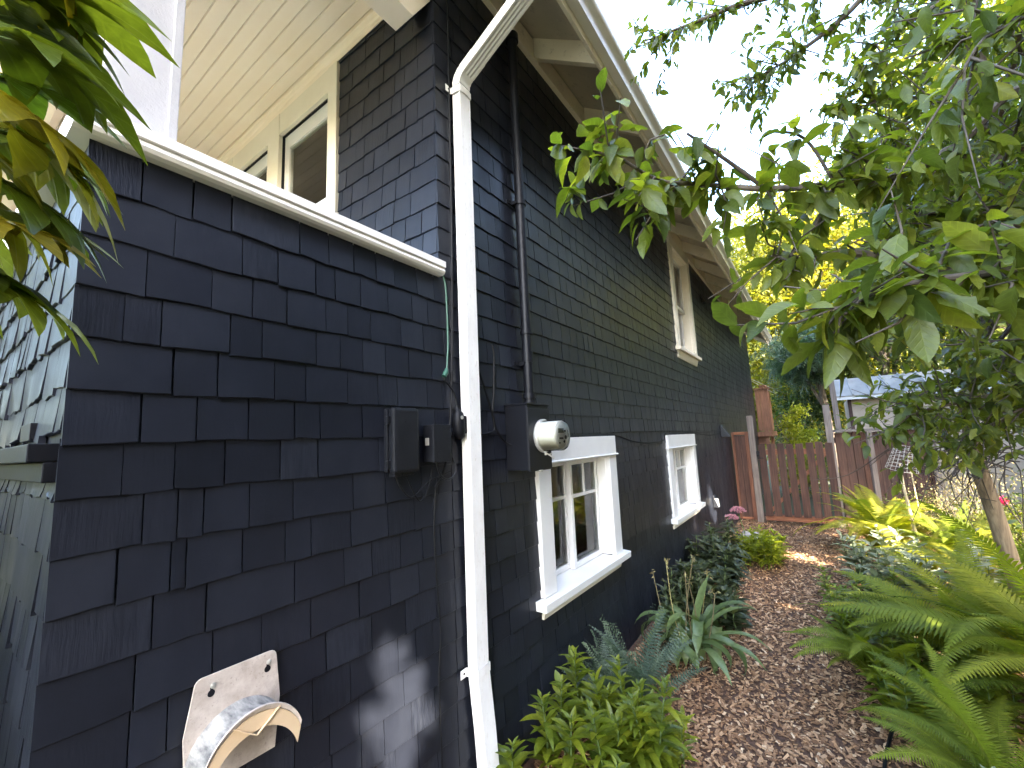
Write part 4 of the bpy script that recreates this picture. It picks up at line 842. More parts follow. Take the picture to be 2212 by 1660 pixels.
# ------------------------------------------------------------------ near fruit tree at the right
def nrm(v): v = np.asarray(v, float); return v / np.linalg.norm(v)
tree = empty('fruit_tree', (2.36, 4.42, 0.05), 'leafy fruit tree with pale trunk whose branches hang over the path at the upper right', 'tree')
trunk_pts = smooth_path([(2.36, 4.42, 0.0), (2.31, 4.37, 0.5), (2.26, 4.33, 0.95), (2.19, 4.22, 1.42), (2.20, 4.10, 1.8), (2.28, 3.95, 2.2)], 5)
MB().tube(trunk_pts, list(np.linspace(0.050, 0.038, len(trunk_pts))), 14).build('trunk', M['paletrunk'], tree, smooth=True)
BR = [   # polylines (root joins trunk), radius at root, leaf size, leaf density per metre, near?
 ([(2.20, 4.10, 1.8), (2.55, 3.2, 2.4), (2.3, 2.3, 2.66), (1.91, 1.7, 2.5), (1.74, 1.54, 2.33), (1.58, 1.35, 2.2), (1.45, 1.27, 2.19), (1.31, 1.16, 2.18), (1.17, 1.08, 2.21), (1.1, 1.0, 2.21), (1.02, 0.88, 2.26)], 0.018, 0.105, 84, (1.9, 3.6)),
 ([(1.31, 1.16, 2.18), (1.24, 1.07, 2.24), (1.18, 0.98, 2.28)], 0.006, 0.10, 60, None),
 ([(1.45, 1.27, 2.19), (1.40, 1.21, 2.30), (1.33, 1.17, 2.33)], 0.004, 0.10, 75, None),
 ([(1.45, 1.27, 2.19), (1.40, 1.26, 2.10), (1.34, 1.22, 2.02)], 0.006, 0.10, 60, None),
 ([(2.20, 4.10, 1.8), (2.4, 3.0, 2.1), (2.07, 2.0, 2.15), (1.63, 1.52, 2.03), (1.46, 1.38, 2.05), (1.36, 1.32, 2.04), (1.30, 1.27, 2.05)], 0.022, 0.105, 44, (1.5, 3.4)),
 ([(2.4, 3.0, 2.1), (2.2, 1.9, 1.95), (1.80, 1.36, 1.92), (1.64, 1.10, 1.86), (1.55, 0.99, 1.84), (1.47, 0.95, 1.83), (1.39, 0.97, 1.81)], 0.012, 0.125, 66, (1.2, 2.6)),
 ([(2.28, 3.95, 2.2), (2.3, 3.3, 3.1), (2.0, 2.75, 3.8), (1.37, 2.42, 3.84), (1.06, 2.23, 3.74), (0.82, 2.1, 3.67)], 0.03, 0.085, 70, (2.4, 4.4)),
 ([(2.3, 3.3, 3.1), (2.07, 2.55, 3.74), (1.62, 2.43, 3.51), (1.43, 2.39, 3.42), (1.22, 2.32, 3.34)], 0.02, 0.085, 70, (1.6, 3.4)),
 ([(2.3, 3.3, 3.1), (2.2, 2.5, 3.2), (2.06, 2.17, 3.22), (1.78, 2.08, 3.1), (1.65, 2.03, 3.03)], 0.016, 0.09, 60, (1.6, 3.0)),
 ([(2.3, 2.3, 2.66), (2.1, 1.75, 2.62), (1.97, 1.52, 2.56), (1.76, 1.3, 2.44), (1.68, 1.26, 2.34)], 0.009, 0.095, 46, (1.3, 2.6)),
 ([(2.55, 3.2, 2.4), (2.17, 2.24, 2.34), (1.9, 1.98, 2.28), (1.78, 1.88, 2.27), (1.66, 1.80, 2.25)], 0.014, 0.10, 62, (1.6, 3.2)),
 ([(2.28, 3.95, 2.2), (2.31, 2.9, 2.6), (1.9, 2.25, 2.78), (1.68, 2.19, 2.75)], 0.02, 0.095, 62, (1.6, 3.2)),
 ([(2.19, 4.22, 1.5), (2.3, 3.3, 1.8), (2.12, 2.48, 1.80), (1.9, 2.34, 1.70), (1.72, 2.27, 1.66), (1.62, 2.19, 1.63)], 0.016, 0.085, 74, (1.4, 3.4)),
 ([(2.19, 4.22, 1.6), (2.2, 3.6, 1.75), (2.05, 3.1, 1.72), (1.9, 2.9, 1.66)], 0.014, 0.075, 90, (1.0, 3.0)),
 ([(2.20, 4.10, 1.8), (2.1, 3.6, 2.1), (1.95, 3.1, 2.2), (1.8, 2.9, 2.2)], 0.014, 0.085, 90, (1.0, 3.4)),
 ([(2.28, 3.95, 2.2), (2.2, 3.5, 2.8), (2.0, 3.2, 3.1), (1.8, 3.0, 3.2)], 0.016, 0.085, 90, (1.0, 3.4)),
 ([(2.20, 4.10, 1.8), (2.6, 3.7, 2.3), (2.5, 3.0, 2.9), (2.3, 2.5, 3.0)], 0.02, 0.09, 80, (1.2, 3.4)),
 ([(2.19, 4.22, 1.5), (2.45, 3.9, 1.75), (2.4, 3.5, 1.55), (2.2, 3.2, 1.35)], 0.012, 0.075, 90, (0.9, 3.0)),
 ([(2.19, 4.22, 1.42), (2.0, 4.0, 1.62), (1.9, 3.8, 1.68), (1.85, 3.6, 1.62)], 0.010, 0.075, 90, (0.9, 3.0)),
 ([(2.28, 3.95, 2.2), (2.1, 4.2, 2.9), (1.9, 4.2, 3.4), (1.8, 4.0, 3.7)], 0.02, 0.09, 70, (1.2, 3.2)),
 ([(2.28, 3.95, 2.2), (2.6, 4.0, 3.0), (2.6, 3.6, 3.8), (2.4, 3.2, 4.3)], 0.025, 0.09, 70, (1.2, 3.2)),
]
TG = [[1.85, 2.24, 2.86], [2.0, 1.97, 2.83], [1.96, 1.86, 2.56], [1.89, 2.12, 2.5], [1.86, 1.79, 2.16], [1.73, 2.17, 2.22], [1.77, 1.72, 2.04], [1.61, 2.43, 2.29], [1.9, 2.08, 1.86], [1.86, 2.52, 1.79], [1.99, 2.41, 1.65], [1.66, 2.41, 2.97], [1.49, 2.22, 2.41]]
for ti, tg in enumerate(TG):
    if ti in (5, 7, 11, 12): continue
    tg = np.array(tg); st0 = np.array([2.42 + 0.1 * rng.normal(), 3.5 + 0.2 * rng.normal(), 0.6 * tg[2] + 0.9])
    BR.append(([(2.24, 4.05, 1.95), st0, (st0 + tg) / 2 + rng.normal(size=3) * 0.08, tg, tg + np.array([-0.22, -0.12, -0.05]) + rng.normal(size=3) * 0.06], 0.010, 0.088, 70, (1, 2)))
leaves = []     # (pos, F3, size, tint, tplidx, branch)
def hang_leaves(path, size, dens, owner):
    P = [np.asarray(p) for p in path]; seglen = [np.linalg.norm(b - a) for a, b in zip(P[:-1], P[1:])]
    for a, b, l in zip(P[:-1], P[1:], seglen):
        nn = rng.poisson(l * dens)
        d = (b - a) / (l + 1e-9)
        for _ in range(nn):
            p = a + (b - a) * rng.random() + rng.normal(size=3) * 0.010
            out = rdir(0.9, d * 0.35 + np.array([0, 0, -0.45]))
            up = rdir(0.6, [0, 0, 1.0]); s = size * rng.uniform(0.5, 1.15)
            leaves.append((p, frame(out, up), s, float(np.clip(rng.normal(0.42, 0.24), 0, 1)), int(rng.integers(len(FRUIT_T))), owner))
twigs = {}
for bi, (pl, r0, ls, dens, sub) in enumerate(BR):
    path = smooth_path(pl, 5); n = len(path)
    ob = MB().tube(path, list(np.linspace(r0, 0.0028, n)), 8).build('branch', M['bark'] if r0 > 0.012 else M['twig'], tree, smooth=True)
    tw = Foliage(); cnt = 0
    near = bi < 6; start = 0 if sub is None else int(n * (0.36 if near else 0.25))
    hang_leaves(path[max(start, int(n * 0.4)):], ls * (0.62 if near else 0.66), dens * (0.95 if near else 0.85), ob)
    if sub:
        # side twigs
        for i in range(start, n - 1):
            k = rng.poisson(1.1 if near else 1.6)
            for _ in range(k):
                d = nrm(np.asarray(path[i + 1]) - path[i]); o_ = np.asarray(path[i])
                L = rng.uniform(0.06, 0.20) if near else rng.uniform(0.12, 0.38); q = rdir(0.85, d * 0.7 + np.array([0, 0, -0.05]))
                pts = [o_, o_ + q * L * 0.5 + rng.normal(size=3) * 0.015, o_ + q * L + np.array([0, 0, -0.05 * L]) + rng.normal(size=3) * 0.02]
                tw.tube(pts, [0.0035, 0.0025, 0.0012], 0.5, 4); cnt += 1
                hang_leaves(pts, ls * (0.62 if near else 0.66), dens * 0.85, ob)
    if cnt: tw.build('twigs', M['twig'], ob, kind='stuff')
# dense tree interior towards the right, out to the crown's edge
leaves_r = []
for (p, F3, s, t, k, ow) in leaves:
    if np.linalg.norm(p - CAM) < 0.8 or (p[1] < 1.9 and p[2] < 1.745): continue
    a = project(p); 
    ar = (s / np.linalg.norm(p - CAM)) if (a and -30 < a[0] < 2240 and -30 < a[1] < 1690) else 0
    leaves_r.append((ar, p, F3, s, t, k, ow))
leaves_r.sort(key=lambda q: -q[0])
for (ar, p, F3, s, t, k, ow) in leaves_r[:300]:
    leaf_object('leaf', ('fruit', k), FRUIT_T[k], M['fruit'], p, F3, s, t, ow)
fo = Foliage()
for (ar, p, F3, s, t, k, ow) in leaves_r[300:]: fo.put(FRUIT_T[k], p, F3, s, t)
fo.build('crown', M['fruit'], tree, kind='stuff')

# ------------------------------------------------------------------ fatsia at the left
fat = empty('broadleaf_shrub', (0.62, -0.35, 0.0), 'broad lobed evergreen shrub with yellowing leaves at the upper left porch corner', 'shrub')
def palm_leaf(R_, lobes=8, spread=280, droop=0.3, fold=0.12):
    vs, fs = [(0, 0, 0)], []; 
    for j in range(lobes):
        a = R(-spread / 2 + spread * j / (lobes - 1)); Lj = R_ * (1.0 - 0.38 * abs(j - (lobes - 1) / 2) / ((lobes - 1) / 2)) * random.uniform(0.92, 1.08); wj = Lj * 0.185
        ca, sa = math.cos(a), math.sin(a); base = len(vs); seg = 7; dr = droop * random.uniform(0.7, 1.3); tw = random.uniform(-0.2, 0.2)
        for i in range(seg + 1):
            t = 0.0 + i / seg; x = Lj * t; z = -dr * Lj * t * t + 0.06 * Lj * math.sin(t * 3)
            w = wj * (0.62 + 0.38 * math.sin(math.pi * min(1, t * 0.9))) if t < 0.55 else wj * (1.0 - ((t - 0.55) / 0.45) ** 1.6) + 0.0008
            w *= 1 + 0.16 * random.uniform(-1, 1)
            if t < 0.32: w = max(w, x * math.tan(R(spread / (lobes - 1) / 2)) * 0.98)
            for sgn in (-1, 0, 1):
                y = w * sgn; zz = z + (fold * w * 1.5 if sgn else 0) + tw * y * t; vs.append((x * ca - y * sa, x * sa + y * ca, zz))
        for i in range(seg):
            A, B = base + i * 3, base + i * 3 + 3; fs += [(A, B, B + 1, A + 1), (A + 1, B + 1, B + 2, A + 2)]
    return np.array(vs), fs
FL = [  # position of blade centre, pointing direction, up, size, tint
 ((0.560, 0.055, 2.245), (-0.35, 0.62, 0.25), (0.2, -0.5, 0.8), 0.185, 0.45),
 ((0.545, 0.045, 2.15), (-0.25, 0.75, 0.02), (0.35, -0.3, 0.9), 0.185, 0.40),
 ((0.52, 0.040, 2.075), (-0.25, 0.75, -0.28), (0.45, -0.15, 0.85), 0.195, 0.88),
 ((0.47, 0.055, 2.06), (-0.3, 0.75, -0.30), (0.45, 0.0, 0.85), 0.20, 0.75),
 ((0.37, 0.075, 2.13), (-0.2, 0.75, -0.22), (0.4, -0.05, 0.9), 0.165, 0.12),
 ((0.40, 0.03, 1.985), (-0.1, 0.6, -0.38), (0.5, -0.1, 0.8), 0.15, 0.7),
 ((0.36, 0.0, 1.93), (-0.25, 0.55, -0.25), (0.4, -0.2, 0.85), 0.15, 0.35),
 ((0.42, 0.0, 1.86), (-0.3, 0.5, -0.3), (0.5, -0.2, 0.8), 0.13, 0.55),
 ((0.47, -0.02, 2.30), (-0.3, 0.5, 0.1), (0.2, -0.5, 0.8), 0.18, 0.3),
 ((0.25, 0.0, 2.02), (-0.4, 0.3, -0.3), (0.3, -0.2, 0.9), 0.16, 0.5),
 ((0.20, -0.02, 1.86), (-0.5, 0.3, -0.3), (0.3, -0.3, 0.9), 0.15, 0.3),
 ((0.12, -0.05, 1.72), (-0.5, 0.25, -0.3), (0.3, -0.3, 0.9), 0.16, 0.85),
 ((0.05, -0.08, 1.58), (-0.5, 0.25, -0.3), (0.3, -0.3, 0.9), 0.14, 0.2),
 ((0.50, -0.01, 2.02), (-0.2, 0.6, -0.1), (0.4, -0.3, 0.9), 0.15, 0.6), ((0.46, -0.02, 1.95), (-0.15, 0.6, -0.3), (0.5, -0.2, 0.8), 0.15, 0.95), ((0.44, 0.0, 1.88), (-0.2, 0.6, -0.4), (0.5, -0.2, 0.8), 0.13, 0.5), ((0.30, -0.02, 1.92), (-0.35, 0.4, -0.3), (0.4, -0.2, 0.8), 0.16, 0.8),
 ((0.46, -0.01, 1.55), (-0.2, 0.5, -0.1), (0.3, -0.3, 0.9), 0.09, 0.3),
 ((0.44, -0.02, 1.40), (-0.2, 0.5, -0.15), (0.3, -0.3, 0.9), 0.09, 0.1),
]
r2 = np.random.default_rng(21)
for _ in range(12):
    z_ = r2.uniform(1.85, 2.36); FL.append(((0.40 + 0.16 * r2.random() + 0.1 * (z_ - 2.1), 0.02 + 0.05 * r2.random(), z_), (-0.3 + 0.2 * r2.normal(), 0.65, -0.15 + 0.2 * r2.normal()), (0.35, -0.25 + 0.15 * r2.normal(), 0.85), r2.uniform(0.12, 0.17), float(np.clip(r2.normal(0.5, 0.3), 0, 1))))
stem_top = np.array([0.55, -0.22, 2.05])
MB().tube(smooth_path([(0.62, -0.35, 0), (0.60, -0.32, 0.9), (0.55, -0.25, 1.6), stem_top], 6), [0.02] * 19, 8).build('stem', M['twig'], fat, smooth=True)
for i, (p, d, u, s, t) in enumerate(FL):
    random.seed(40 + i); tpl = palm_leaf(1.0, random.choice((8, 9, 9)), 250, random.uniform(0.25, 0.5))
    lo = leaf_object('leaf', ('fatsia', i), tpl, M['fatsia'], p, frame(d, u), s * 0.90, t, fat)
    base = np.array([0.60 - 0.05 * (i % 3), -0.28, max(0.5, p[2] - 0.22)]); WORLD[lo.name] = np.array(p)
    MB().tube(smooth_path([base, (base + np.array(p)) / 2 + np.array([0, 0, 0.04]), np.array(p)], 4), 0.0032, 6).build('leaf_stalk', M['stem'], fat, smooth=True)

# ------------------------------------------------------------------ ferns
def frond_tpl(L=1.0, pairs=30, wid=0.17, arch=0.9, rise=0.9, pinw=0.20, seg=3):
    """sword fern frond in local XZ plane, base at origin, first rising then arching over +X"""
    N_ = 26; pts = []; x = z = 0.0; a0 = R(90 * rise); ds_ = L / N_
    for i in range(N_ + 1):
        pts.append((x, z)); a = a0 - arch * (i / N_) ** 1.3 * 1.9; x += math.cos(a) * ds_; z += math.sin(a) * ds_
    vs, fs = [], []
    m = MB(); m.tube([(p[0], 0, p[1]) for p in pts[::2]], list(np.linspace(0.0042 * L, 0.001 * L, len(pts[::2]))), 4, cap=False); vs += m.v; fs += m.f
    for k in range(pairs):
        t = 0.10 + 0.89 * k / (pairs - 1); i = min(int(t * N_), N_ - 1); fr_ = t * N_ - i
        px = pts[i][0] + (pts[i + 1][0] - pts[i][0]) * fr_; pz = pts[i][1] + (pts[i + 1][1] - pts[i][1]) * fr_
        tx = pts[i + 1][0] - pts[i][0]; tz = pts[i + 1][1] - pts[i][1]; tl = math.hypot(tx, tz); tx /= tl; tz /= tl
        env = (min(1, (t - 0.02) / 0.22) ** 0.7) * (1 - max(0, (t - 0.35) / 0.65) ** 1.7) + 0.04
        pl_ = wid * L * env * random.uniform(0.92, 1.06); pw_ = L * 0.89 / pairs * 0.44
        for sg in (-1, 1):
            b = len(vs); fwd = 0.30 + 0.25 * t; dro = -0.18 * random.uniform(0.4, 1.5)
            for j in range(seg + 1):
                s_ = j / seg; wv = pw_ * (1.0 if j == 0 else (0.95 if j < seg - 1 else 0.6)) * (1 if j < seg else 0.05)
                cx_ = px + tx * fwd * pl_ * s_; cz_ = pz + tz * fwd * pl_ * s_ + dro * pl_ * s_ * s_; cy_ = sg * pl_ * s_ * 0.95
                vs += [(cx_ - tx * wv, cy_, cz_ - tz * wv), (cx_ + tx * wv, cy_, cz_ + tz * wv)]
            for j in range(seg): fs.append((b + 2 * j, b + 2 * j + 2, b + 2 * j + 3, b + 2 * j + 1))
    return np.array(vs), fs
random.seed(3)
FROND = [frond_tpl(1, 58, 0.115, a, r) for a, r in ((0.55, 0.85), (0.85, 0.80), (1.05, 0.72), (0.75, 0.62), (1.2, 0.9))]
def rotz(a): c, s = math.cos(a), math.sin(a); return np.array([[c, -s, 0], [s, c, 0], [0, 0, 1]])
def roty(a): c, s = math.cos(a), math.sin(a); return np.array([[c, 0, s], [0, 1, 0], [-s, 0, c]])
def rotx(a): c, s = math.cos(a), math.sin(a); return np.array([[1, 0, 0], [0, c, -s], [0, s, c]])
def fern(name, base, n, L, label, tint=(0.45, 0.16), lean=(0, 0), mat='fern', arcs=None, extra=()):
    f = empty(name, base, label, 'fern')
    for i in range(n):
        a = (arcs[0] + (arcs[1] - arcs[0]) * rng.random()) if arcs else 2 * math.pi * (i + rng.uniform(-0.35, 0.35)) / n
        k = int(rng.integers(len(FROND))); tilt = rng.uniform(-0.35, 0.30)
        F3 = rotz(a) @ roty(tilt) @ rotx(rng.uniform(-0.35, 0.35))
        leaf_object('frond', ('frond', k), FROND[k], M[mat], np.array(base) + rotz(a) @ np.array([0.03, 0, 0]) , F3, L * rng.uniform(0.7, 1.1), float(np.clip(rng.normal(*tint), 0, 1)), f)
    for (a, tilt, k, s, t) in extra:
        leaf_object('frond', ('frond', k), FROND[k], M[mat], np.array(base), rotz(a) @ roty(tilt), s, t, f)
    return f
fern('fern', (1.86, 7.35, 0.03), 46, 1.08, 'bright green sword fern clump beside the path nearest the wooden gate', (0.74, 0.2))
fern('fern', (2.42, 6.75, 0.08), 22, 0.95, 'bluish green sword fern clump behind the silver leaved plants', (0.30, 0.12), mat='fern')
fern('fern', (2.36, 5.70, 0.08), 9, 0.85, 'fern with golden yellow fronds below the pale tree trunk', (0.84, 0.06))
fern('fern', (2.36, 3.35, 0.08), 30, 1.22, 'large sword fern with long arching fronds reaching over the path at the right edge', (0.52, 0.16), arcs=(R(70), R(240)))
fern('fern', (1.50, 3.48, 0.04), 22, 0.66, 'low sword fern spilling onto the wood chips at the path edge', (0.42, 0.15), arcs=(R(80), R(300)))
fern('fern', (1.80, 2.60, 0.07), 26, 0.68, 'sword fern in the bottom right corner beside the drip hose', (0.40, 0.14))
fern('fern', (2.02, 3.72, 0.07), 20, 0.95, 'mid sized sword fern between the tree trunk and the low fern', (0.55, 0.15), arcs=(R(60), R(260)))
fern('fern', (2.05, 6.1, 0.07), 20, 0.8, 'bright sword fern rising behind the silver leaved plants', (0.75, 0.15))
fern('fern', (2.30, 4.60, 0.08), 18, 1.0, 'dark sword fern growing around the foot of the pale tree trunk', (0.25, 0.12))

# ------------------------------------------------------------------ leafy perennials
def whorled(name, label, bases, hs, leafL, mat, tint, tpls, per=4, gap=0.035, stem_r=0.003, cat='plant', lean=0.12, objs=0, rise=0.35, crown_boost=1.0):
    b0 = np.mean(np.array(bases), 0); g = empty(name, (float(b0[0]), float(b0[1]), float(b0[2])), label, cat)
    LV = []
    for b, h in zip(bases, hs):
        b = np.asarray(b, float); top = b + np.array([rng.normal() * lean * h, rng.normal() * lean * h, h]); path = smooth_path([b, (b + top) / 2 + rng.normal(size=3) * 0.01, top], 4)
        st_ = MB().tube(path, list(np.linspace(stem_r, stem_r * 0.6, len(path))), 5).build('stem', M['stem'], g, smooth=True)
        z = h * 0.18; k = 0
        while z < h:
            t = z / h; i = min(int(t * (len(path) - 1)), len(path) - 2); p = path[i] + (path[i + 1] - path[i]) * (t * (len(path) - 1) - i)
            for q in range(per):
                a = 2 * math.pi * q / per + k * 1.1 + rng.uniform(-0.2, 0.2); el = rise + 0.6 * t * t + rng.normal() * 0.15
                d = np.array([math.cos(a) * math.cos(el), math.sin(a) * math.cos(el), math.sin(el)])
                s = leafL * rng.uniform(0.75, 1.2) * (0.65 + 0.5 * math.sin(math.pi * min(1, t * 0.9 + 0.1))) * (0.6 if t > 0.92 else 1) * crown_boost
                LV.append((np.linalg.norm(p - CAM), p, frame(d, [0, 0, 1]), s, float(np.clip(rng.normal(tint[0] + 0.25 * (t - 0.5), tint[1]), 0, 1)), int(rng.integers(len(tpls)))))
            z += gap * rng.uniform(0.8, 1.2); k += 1
    LV.sort(key=lambda q: q[0])
    for (dd, p, F3, s, t, k) in LV[:objs]: leaf_object('leaf', (name, id(tpls), k), tpls[k], M[mat], p, F3, s, t, g)
    if len(LV) > objs:
        fo = Foliage()
        for (dd, p, F3, s, t, k) in LV[objs:]: fo.put(tpls[k], p, F3, s, t)
        fo.build('leaves', M[mat], g, kind='stuff')
    return g
def spots(n, x0, x1, y0, y1, z=0.02):
    return [(rng.uniform(x0, x1), rng.uniform(y0, y1), z) for _ in range(n)]
bs = spots(22, 0.12, 0.60, 1.78, 2.28, 0.03) + [(0.10, 1.62, 0.03), (0.09, 1.42, 0.03), (0.16, 1.48, 0.03)]
hs = [0.22 + 0.30 * rng.random() * (1 - abs(b[1] - 2.0)) for b in bs[:-3]] + [0.30, 0.14, 0.12]
whorled('leafy_plant', 'bright green leafy perennial at the foot of the downspout', bs, hs, 0.098, 'bright', (0.48, 0.2), LANCE_T + OVAL_T, 4, 0.034, 0.0045, objs=290)
bs = spots(11, 0.42, 0.66, 2.16, 2.42, 0.03)
whorled('leafy_plant', 'lighter green seedlings spreading onto the wood chips below the feathery plant', bs, [rng.uniform(0.10, 0.24) for _ in bs], 0.075, 'bright', (0.72, 0.15), LANCE_T, 4, 0.03, 0.003, objs=60)
# feathery blue-green plant
ya = empty('feathery_plant', (0.22, 2.58, 0.02), 'feathery blue green plant against the wall below the near window', 'plant')
random.seed(5); FEATH = []
def feather_tpl():
    V_, F_ = frond_tpl(1, 24, 0.17, 0.35, 0.92, seg=2); vs = list(map(tuple, V_)); fs = list(F_)
    # second order leaflets make it lacy
    for k in range(24):
        t = 0.12 + 0.85 * k / 23
        for sg in (-1, 1):
            for j in range(3):
                y = sg * 0.15 * (1 - abs(t - 0.4)) * (j + 1) / 3; x = 0.06 + 0.16 * t * t; z = 0.97 * t
                b = len(vs); a = random.uniform(-0.6, 0.6); q = 0.020
                vs += [(x, y, z), (x + q * math.sin(a), y + q * 0.3 * sg, z + q), (x + q * 1.4 * math.sin(a) + 0.006, y + q * 0.9 * sg, z + q * 0.7), (x - q * 0.6, y - q * 0.2 * sg, z + q * 0.9)]; fs += [(b, b + 1, b + 2), (b, b + 3, b + 1)]
    return np.array(vs), fs
FEATH = [feather_tpl() for _ in range(3)]
for i in range(34):
    b = np.array([rng.uniform(0.10, 0.36), rng.uniform(2.40, 2.80), 0.02]); a = rng.uniform(0, 6.28); k = int(rng.integers(3))
    leaf_object('frond', ('feath', k), FEATH[k], M['yarrow'], b, rotz(a) @ roty(rng.uniform(0.0, 0.75)), rng.uniform(0.28, 0.56), float(np.clip(rng.normal(0.62, 0.25), 0, 1)), ya)
# strap leaved plant
stp = empty('strap_leaf_plant', (0.40, 3.42, 0.02), 'strap leaved bulb plant with arching grey green blades beside the path', 'plant')
def strap(base, az, L, w, el0, curl, tint):
    n = 14; p = np.array(base, float); el = el0; vs = []; d = np.array([math.cos(az), math.sin(az), 0]); sd_ = np.array([-math.sin(az), math.cos(az), 0])
    for i in range(n + 1):
        t = i / n; ww = w * (0.75 + 0.5 * math.sin(math.pi * min(1, t * 0.8 + 0.15))) * (1 if t < 0.8 else max(0.06, (1 - t) / 0.2)) * 0.5
        up = np.array([-math.sin(el) * d[0], -math.sin(el) * d[1], math.cos(el)])
        vs += [p - sd_ * ww + up * ww * 0.28, p.copy(), p + sd_ * ww + up * ww * 0.28]
        p = p + (d * math.cos(el) + np.array([0, 0, math.sin(el)])) * L / n; el -= curl / n * (0.4 + 1.4 * t)
        if p[2] < 0.03: p[2] = 0.03; el = max(el, -0.05)
    fs = []
    for i in range(n): a = i * 3; fs += [(a, a + 3, a + 4, a + 1), (a + 1, a + 4, a + 5, a + 2)]
    return raw_mesh('leaf', vs, fs, [tint] * len(fs), M['strap'], stp, smooth=True)
for i in range(30):
    az = rng.uniform(0, 6.283); strap((0.40 + rng.normal() * 0.07, 3.42 + rng.normal() * 0.10, 0.02), az, rng.uniform(0.38, 0.66), rng.uniform(0.046, 0.066), rng.uniform(1.05, 1.5), rng.uniform(2.2, 4.2), float(np.clip(rng.normal(0.5, 0.2), 0, 1)))
for az, L, el, cu in ((0.15, 0.62, 0.9, 1.9), (-0.3, 0.60, 0.8, 1.7), (-0.9, 0.62, 0.75, 1.6), (0.5, 0.58, 1.1, 1.2), (1.2, 0.6, 1.2, 0.5)):
    strap((0.42, 3.40, 0.02), az, L, 0.050, el, cu, 0.6)
for i in range(7):
    b = np.array([0.36 + rng.normal() * 0.08, 3.45 + rng.normal() * 0.14, 0.02]); tp = b + np.array([rng.normal() * 0.08, rng.normal() * 0.10 + 0.05, rng.uniform(0.45, 0.72)])
    st_ = MB(); st_.tint = rng.random(); st_.tube(smooth_path([b, (b + tp) / 2 + rng.normal(size=3) * 0.015, tp], 4), 0.0035, 5); so = st_.build('flower_stalk', M['dry'], stp, smooth=True)
    fo = Foliage()
    for _ in range(9): fo.put(LANCE_T[0], tp + rng.normal(size=3) * 0.012, frame(rdir(), rdir()), rng.uniform(0.02, 0.04), rng.random())
    fo.build('seed_head', M['dry'], so)
# dark leaved shrubby perennials under and beyond the windows
bs = spots(20, 0.12, 0.50, 4.15, 4.95, 0.03); whorled('dark_leaf_plant', 'dark leathery leaved plant behind the strap leaves', bs, [rng.uniform(0.22, 0.46) for _ in bs], 0.13, 'helle', (0.40, 0.2), LANCE_T + OVAL_T, 5, 0.06, 0.005, objs=120)
bs = spots(20, 0.10, 0.50, 5.05, 5.85, 0.03); whorled('dark_leaf_plant', 'taller dark leathery leaved plant below the far lower window', bs, [rng.uniform(0.30, 0.60) for _ in bs], 0.14, 'helle', (0.42, 0.2), LANCE_T, 5, 0.065, 0.005, objs=80, rise=0.0)
bs = spots(9, 0.48, 0.66, 3.95, 4.5, 0.03); whorled('dark_leaf_plant', 'low dark rosettes at the path edge by the strap leaves', bs, [rng.uniform(0.10, 0.22) for _ in bs], 0.12, 'helle', (0.50, 0.18), OVAL_T, 6, 0.05, 0.005, objs=60)
bs = spots(12, 0.08, 0.36, 3.7, 4.2, 0.03); whorled('dark_leaf_plant', 'sparse dark plant close against the shingles between the windows', bs, [rng.uniform(0.2, 0.42) for _ in bs], 0.10, 'helle', (0.55, 0.2), LANCE_T, 4, 0.06, 0.004, objs=40)
bs = spots(24, 0.44, 0.80, 5.7, 6.5, 0.03); whorled('yellow_green_plant', 'yellow green perennial clump under the pink flower heads', bs, [rng.uniform(0.22, 0.42) for _ in bs], 0.11, 'lime', (0.30, 0.25), LANCE_T + OVAL_T, 4, 0.045, 0.004, objs=60)
# pink flower heads
def flower_head(name, loc, r, label, stems):
    g = empty(name, (loc[0], loc[1], 0.03), label, 'flower')
    for b in stems: MB().tube(smooth_path([b, (np.array(b) + np.array(loc)) / 2 + np.array([0.02, 0, 0]), np.array(loc) - np.array([0, 0, r * 0.5])], 5), 0.006, 6).build('stem', M['stem'], g, smooth=True)
    fo = Foliage()
    for i in range(420):
        d = rdir(); d[2] = abs(d[2]) * 0.9 - 0.25; p = np.array(loc) + d * r * rng.uniform(0.7, 1.0) * np.array([1, 1, 0.75])
        fo.put(SIMPLE_T[i % 3], p, frame(rdir(0.7, d), rdir()), rng.uniform(0.012, 0.024), rng.random())
    fo.build('flower_head', M['petal'], g, kind=None)
flower_head('pink_flower', (0.40, 6.20, 0.62), 0.085, 'larger round dusty pink flower head on a stem near the gate', [(0.45, 6.25, 0.03)])
flower_head('pink_flower', (0.33, 6.12, 0.54), 0.07, 'smaller lower dusty pink flower head left of the larger one', [(0.40, 6.18, 0.03)])
m = MB(); 
for i in range(26): pass
bm_ = bmesh.new(); bmesh.ops.create_icosphere(bm_, subdivisions=3, radius=1.0)
for v in bm_.verts: v.co = Vector((v.co.x * 0.16, v.co.y * 0.2, max(-0.06, v.co.z * 0.13))) * (1 + 0.10 * math.sin(v.co.x * 7 + v.co.z * 5) + 0.06 * math.sin(v.co.y * 9))
me = bpy.data.meshes.new('stone'); bm_.to_mesh(me); bm_.free(); me.materials.append(M['stone']); so = link_mesh('stone', me, (0.38, 7.05, 0.07)); tag(so, 'grey rounded stone on the ground behind the pink flowers', 'stone')
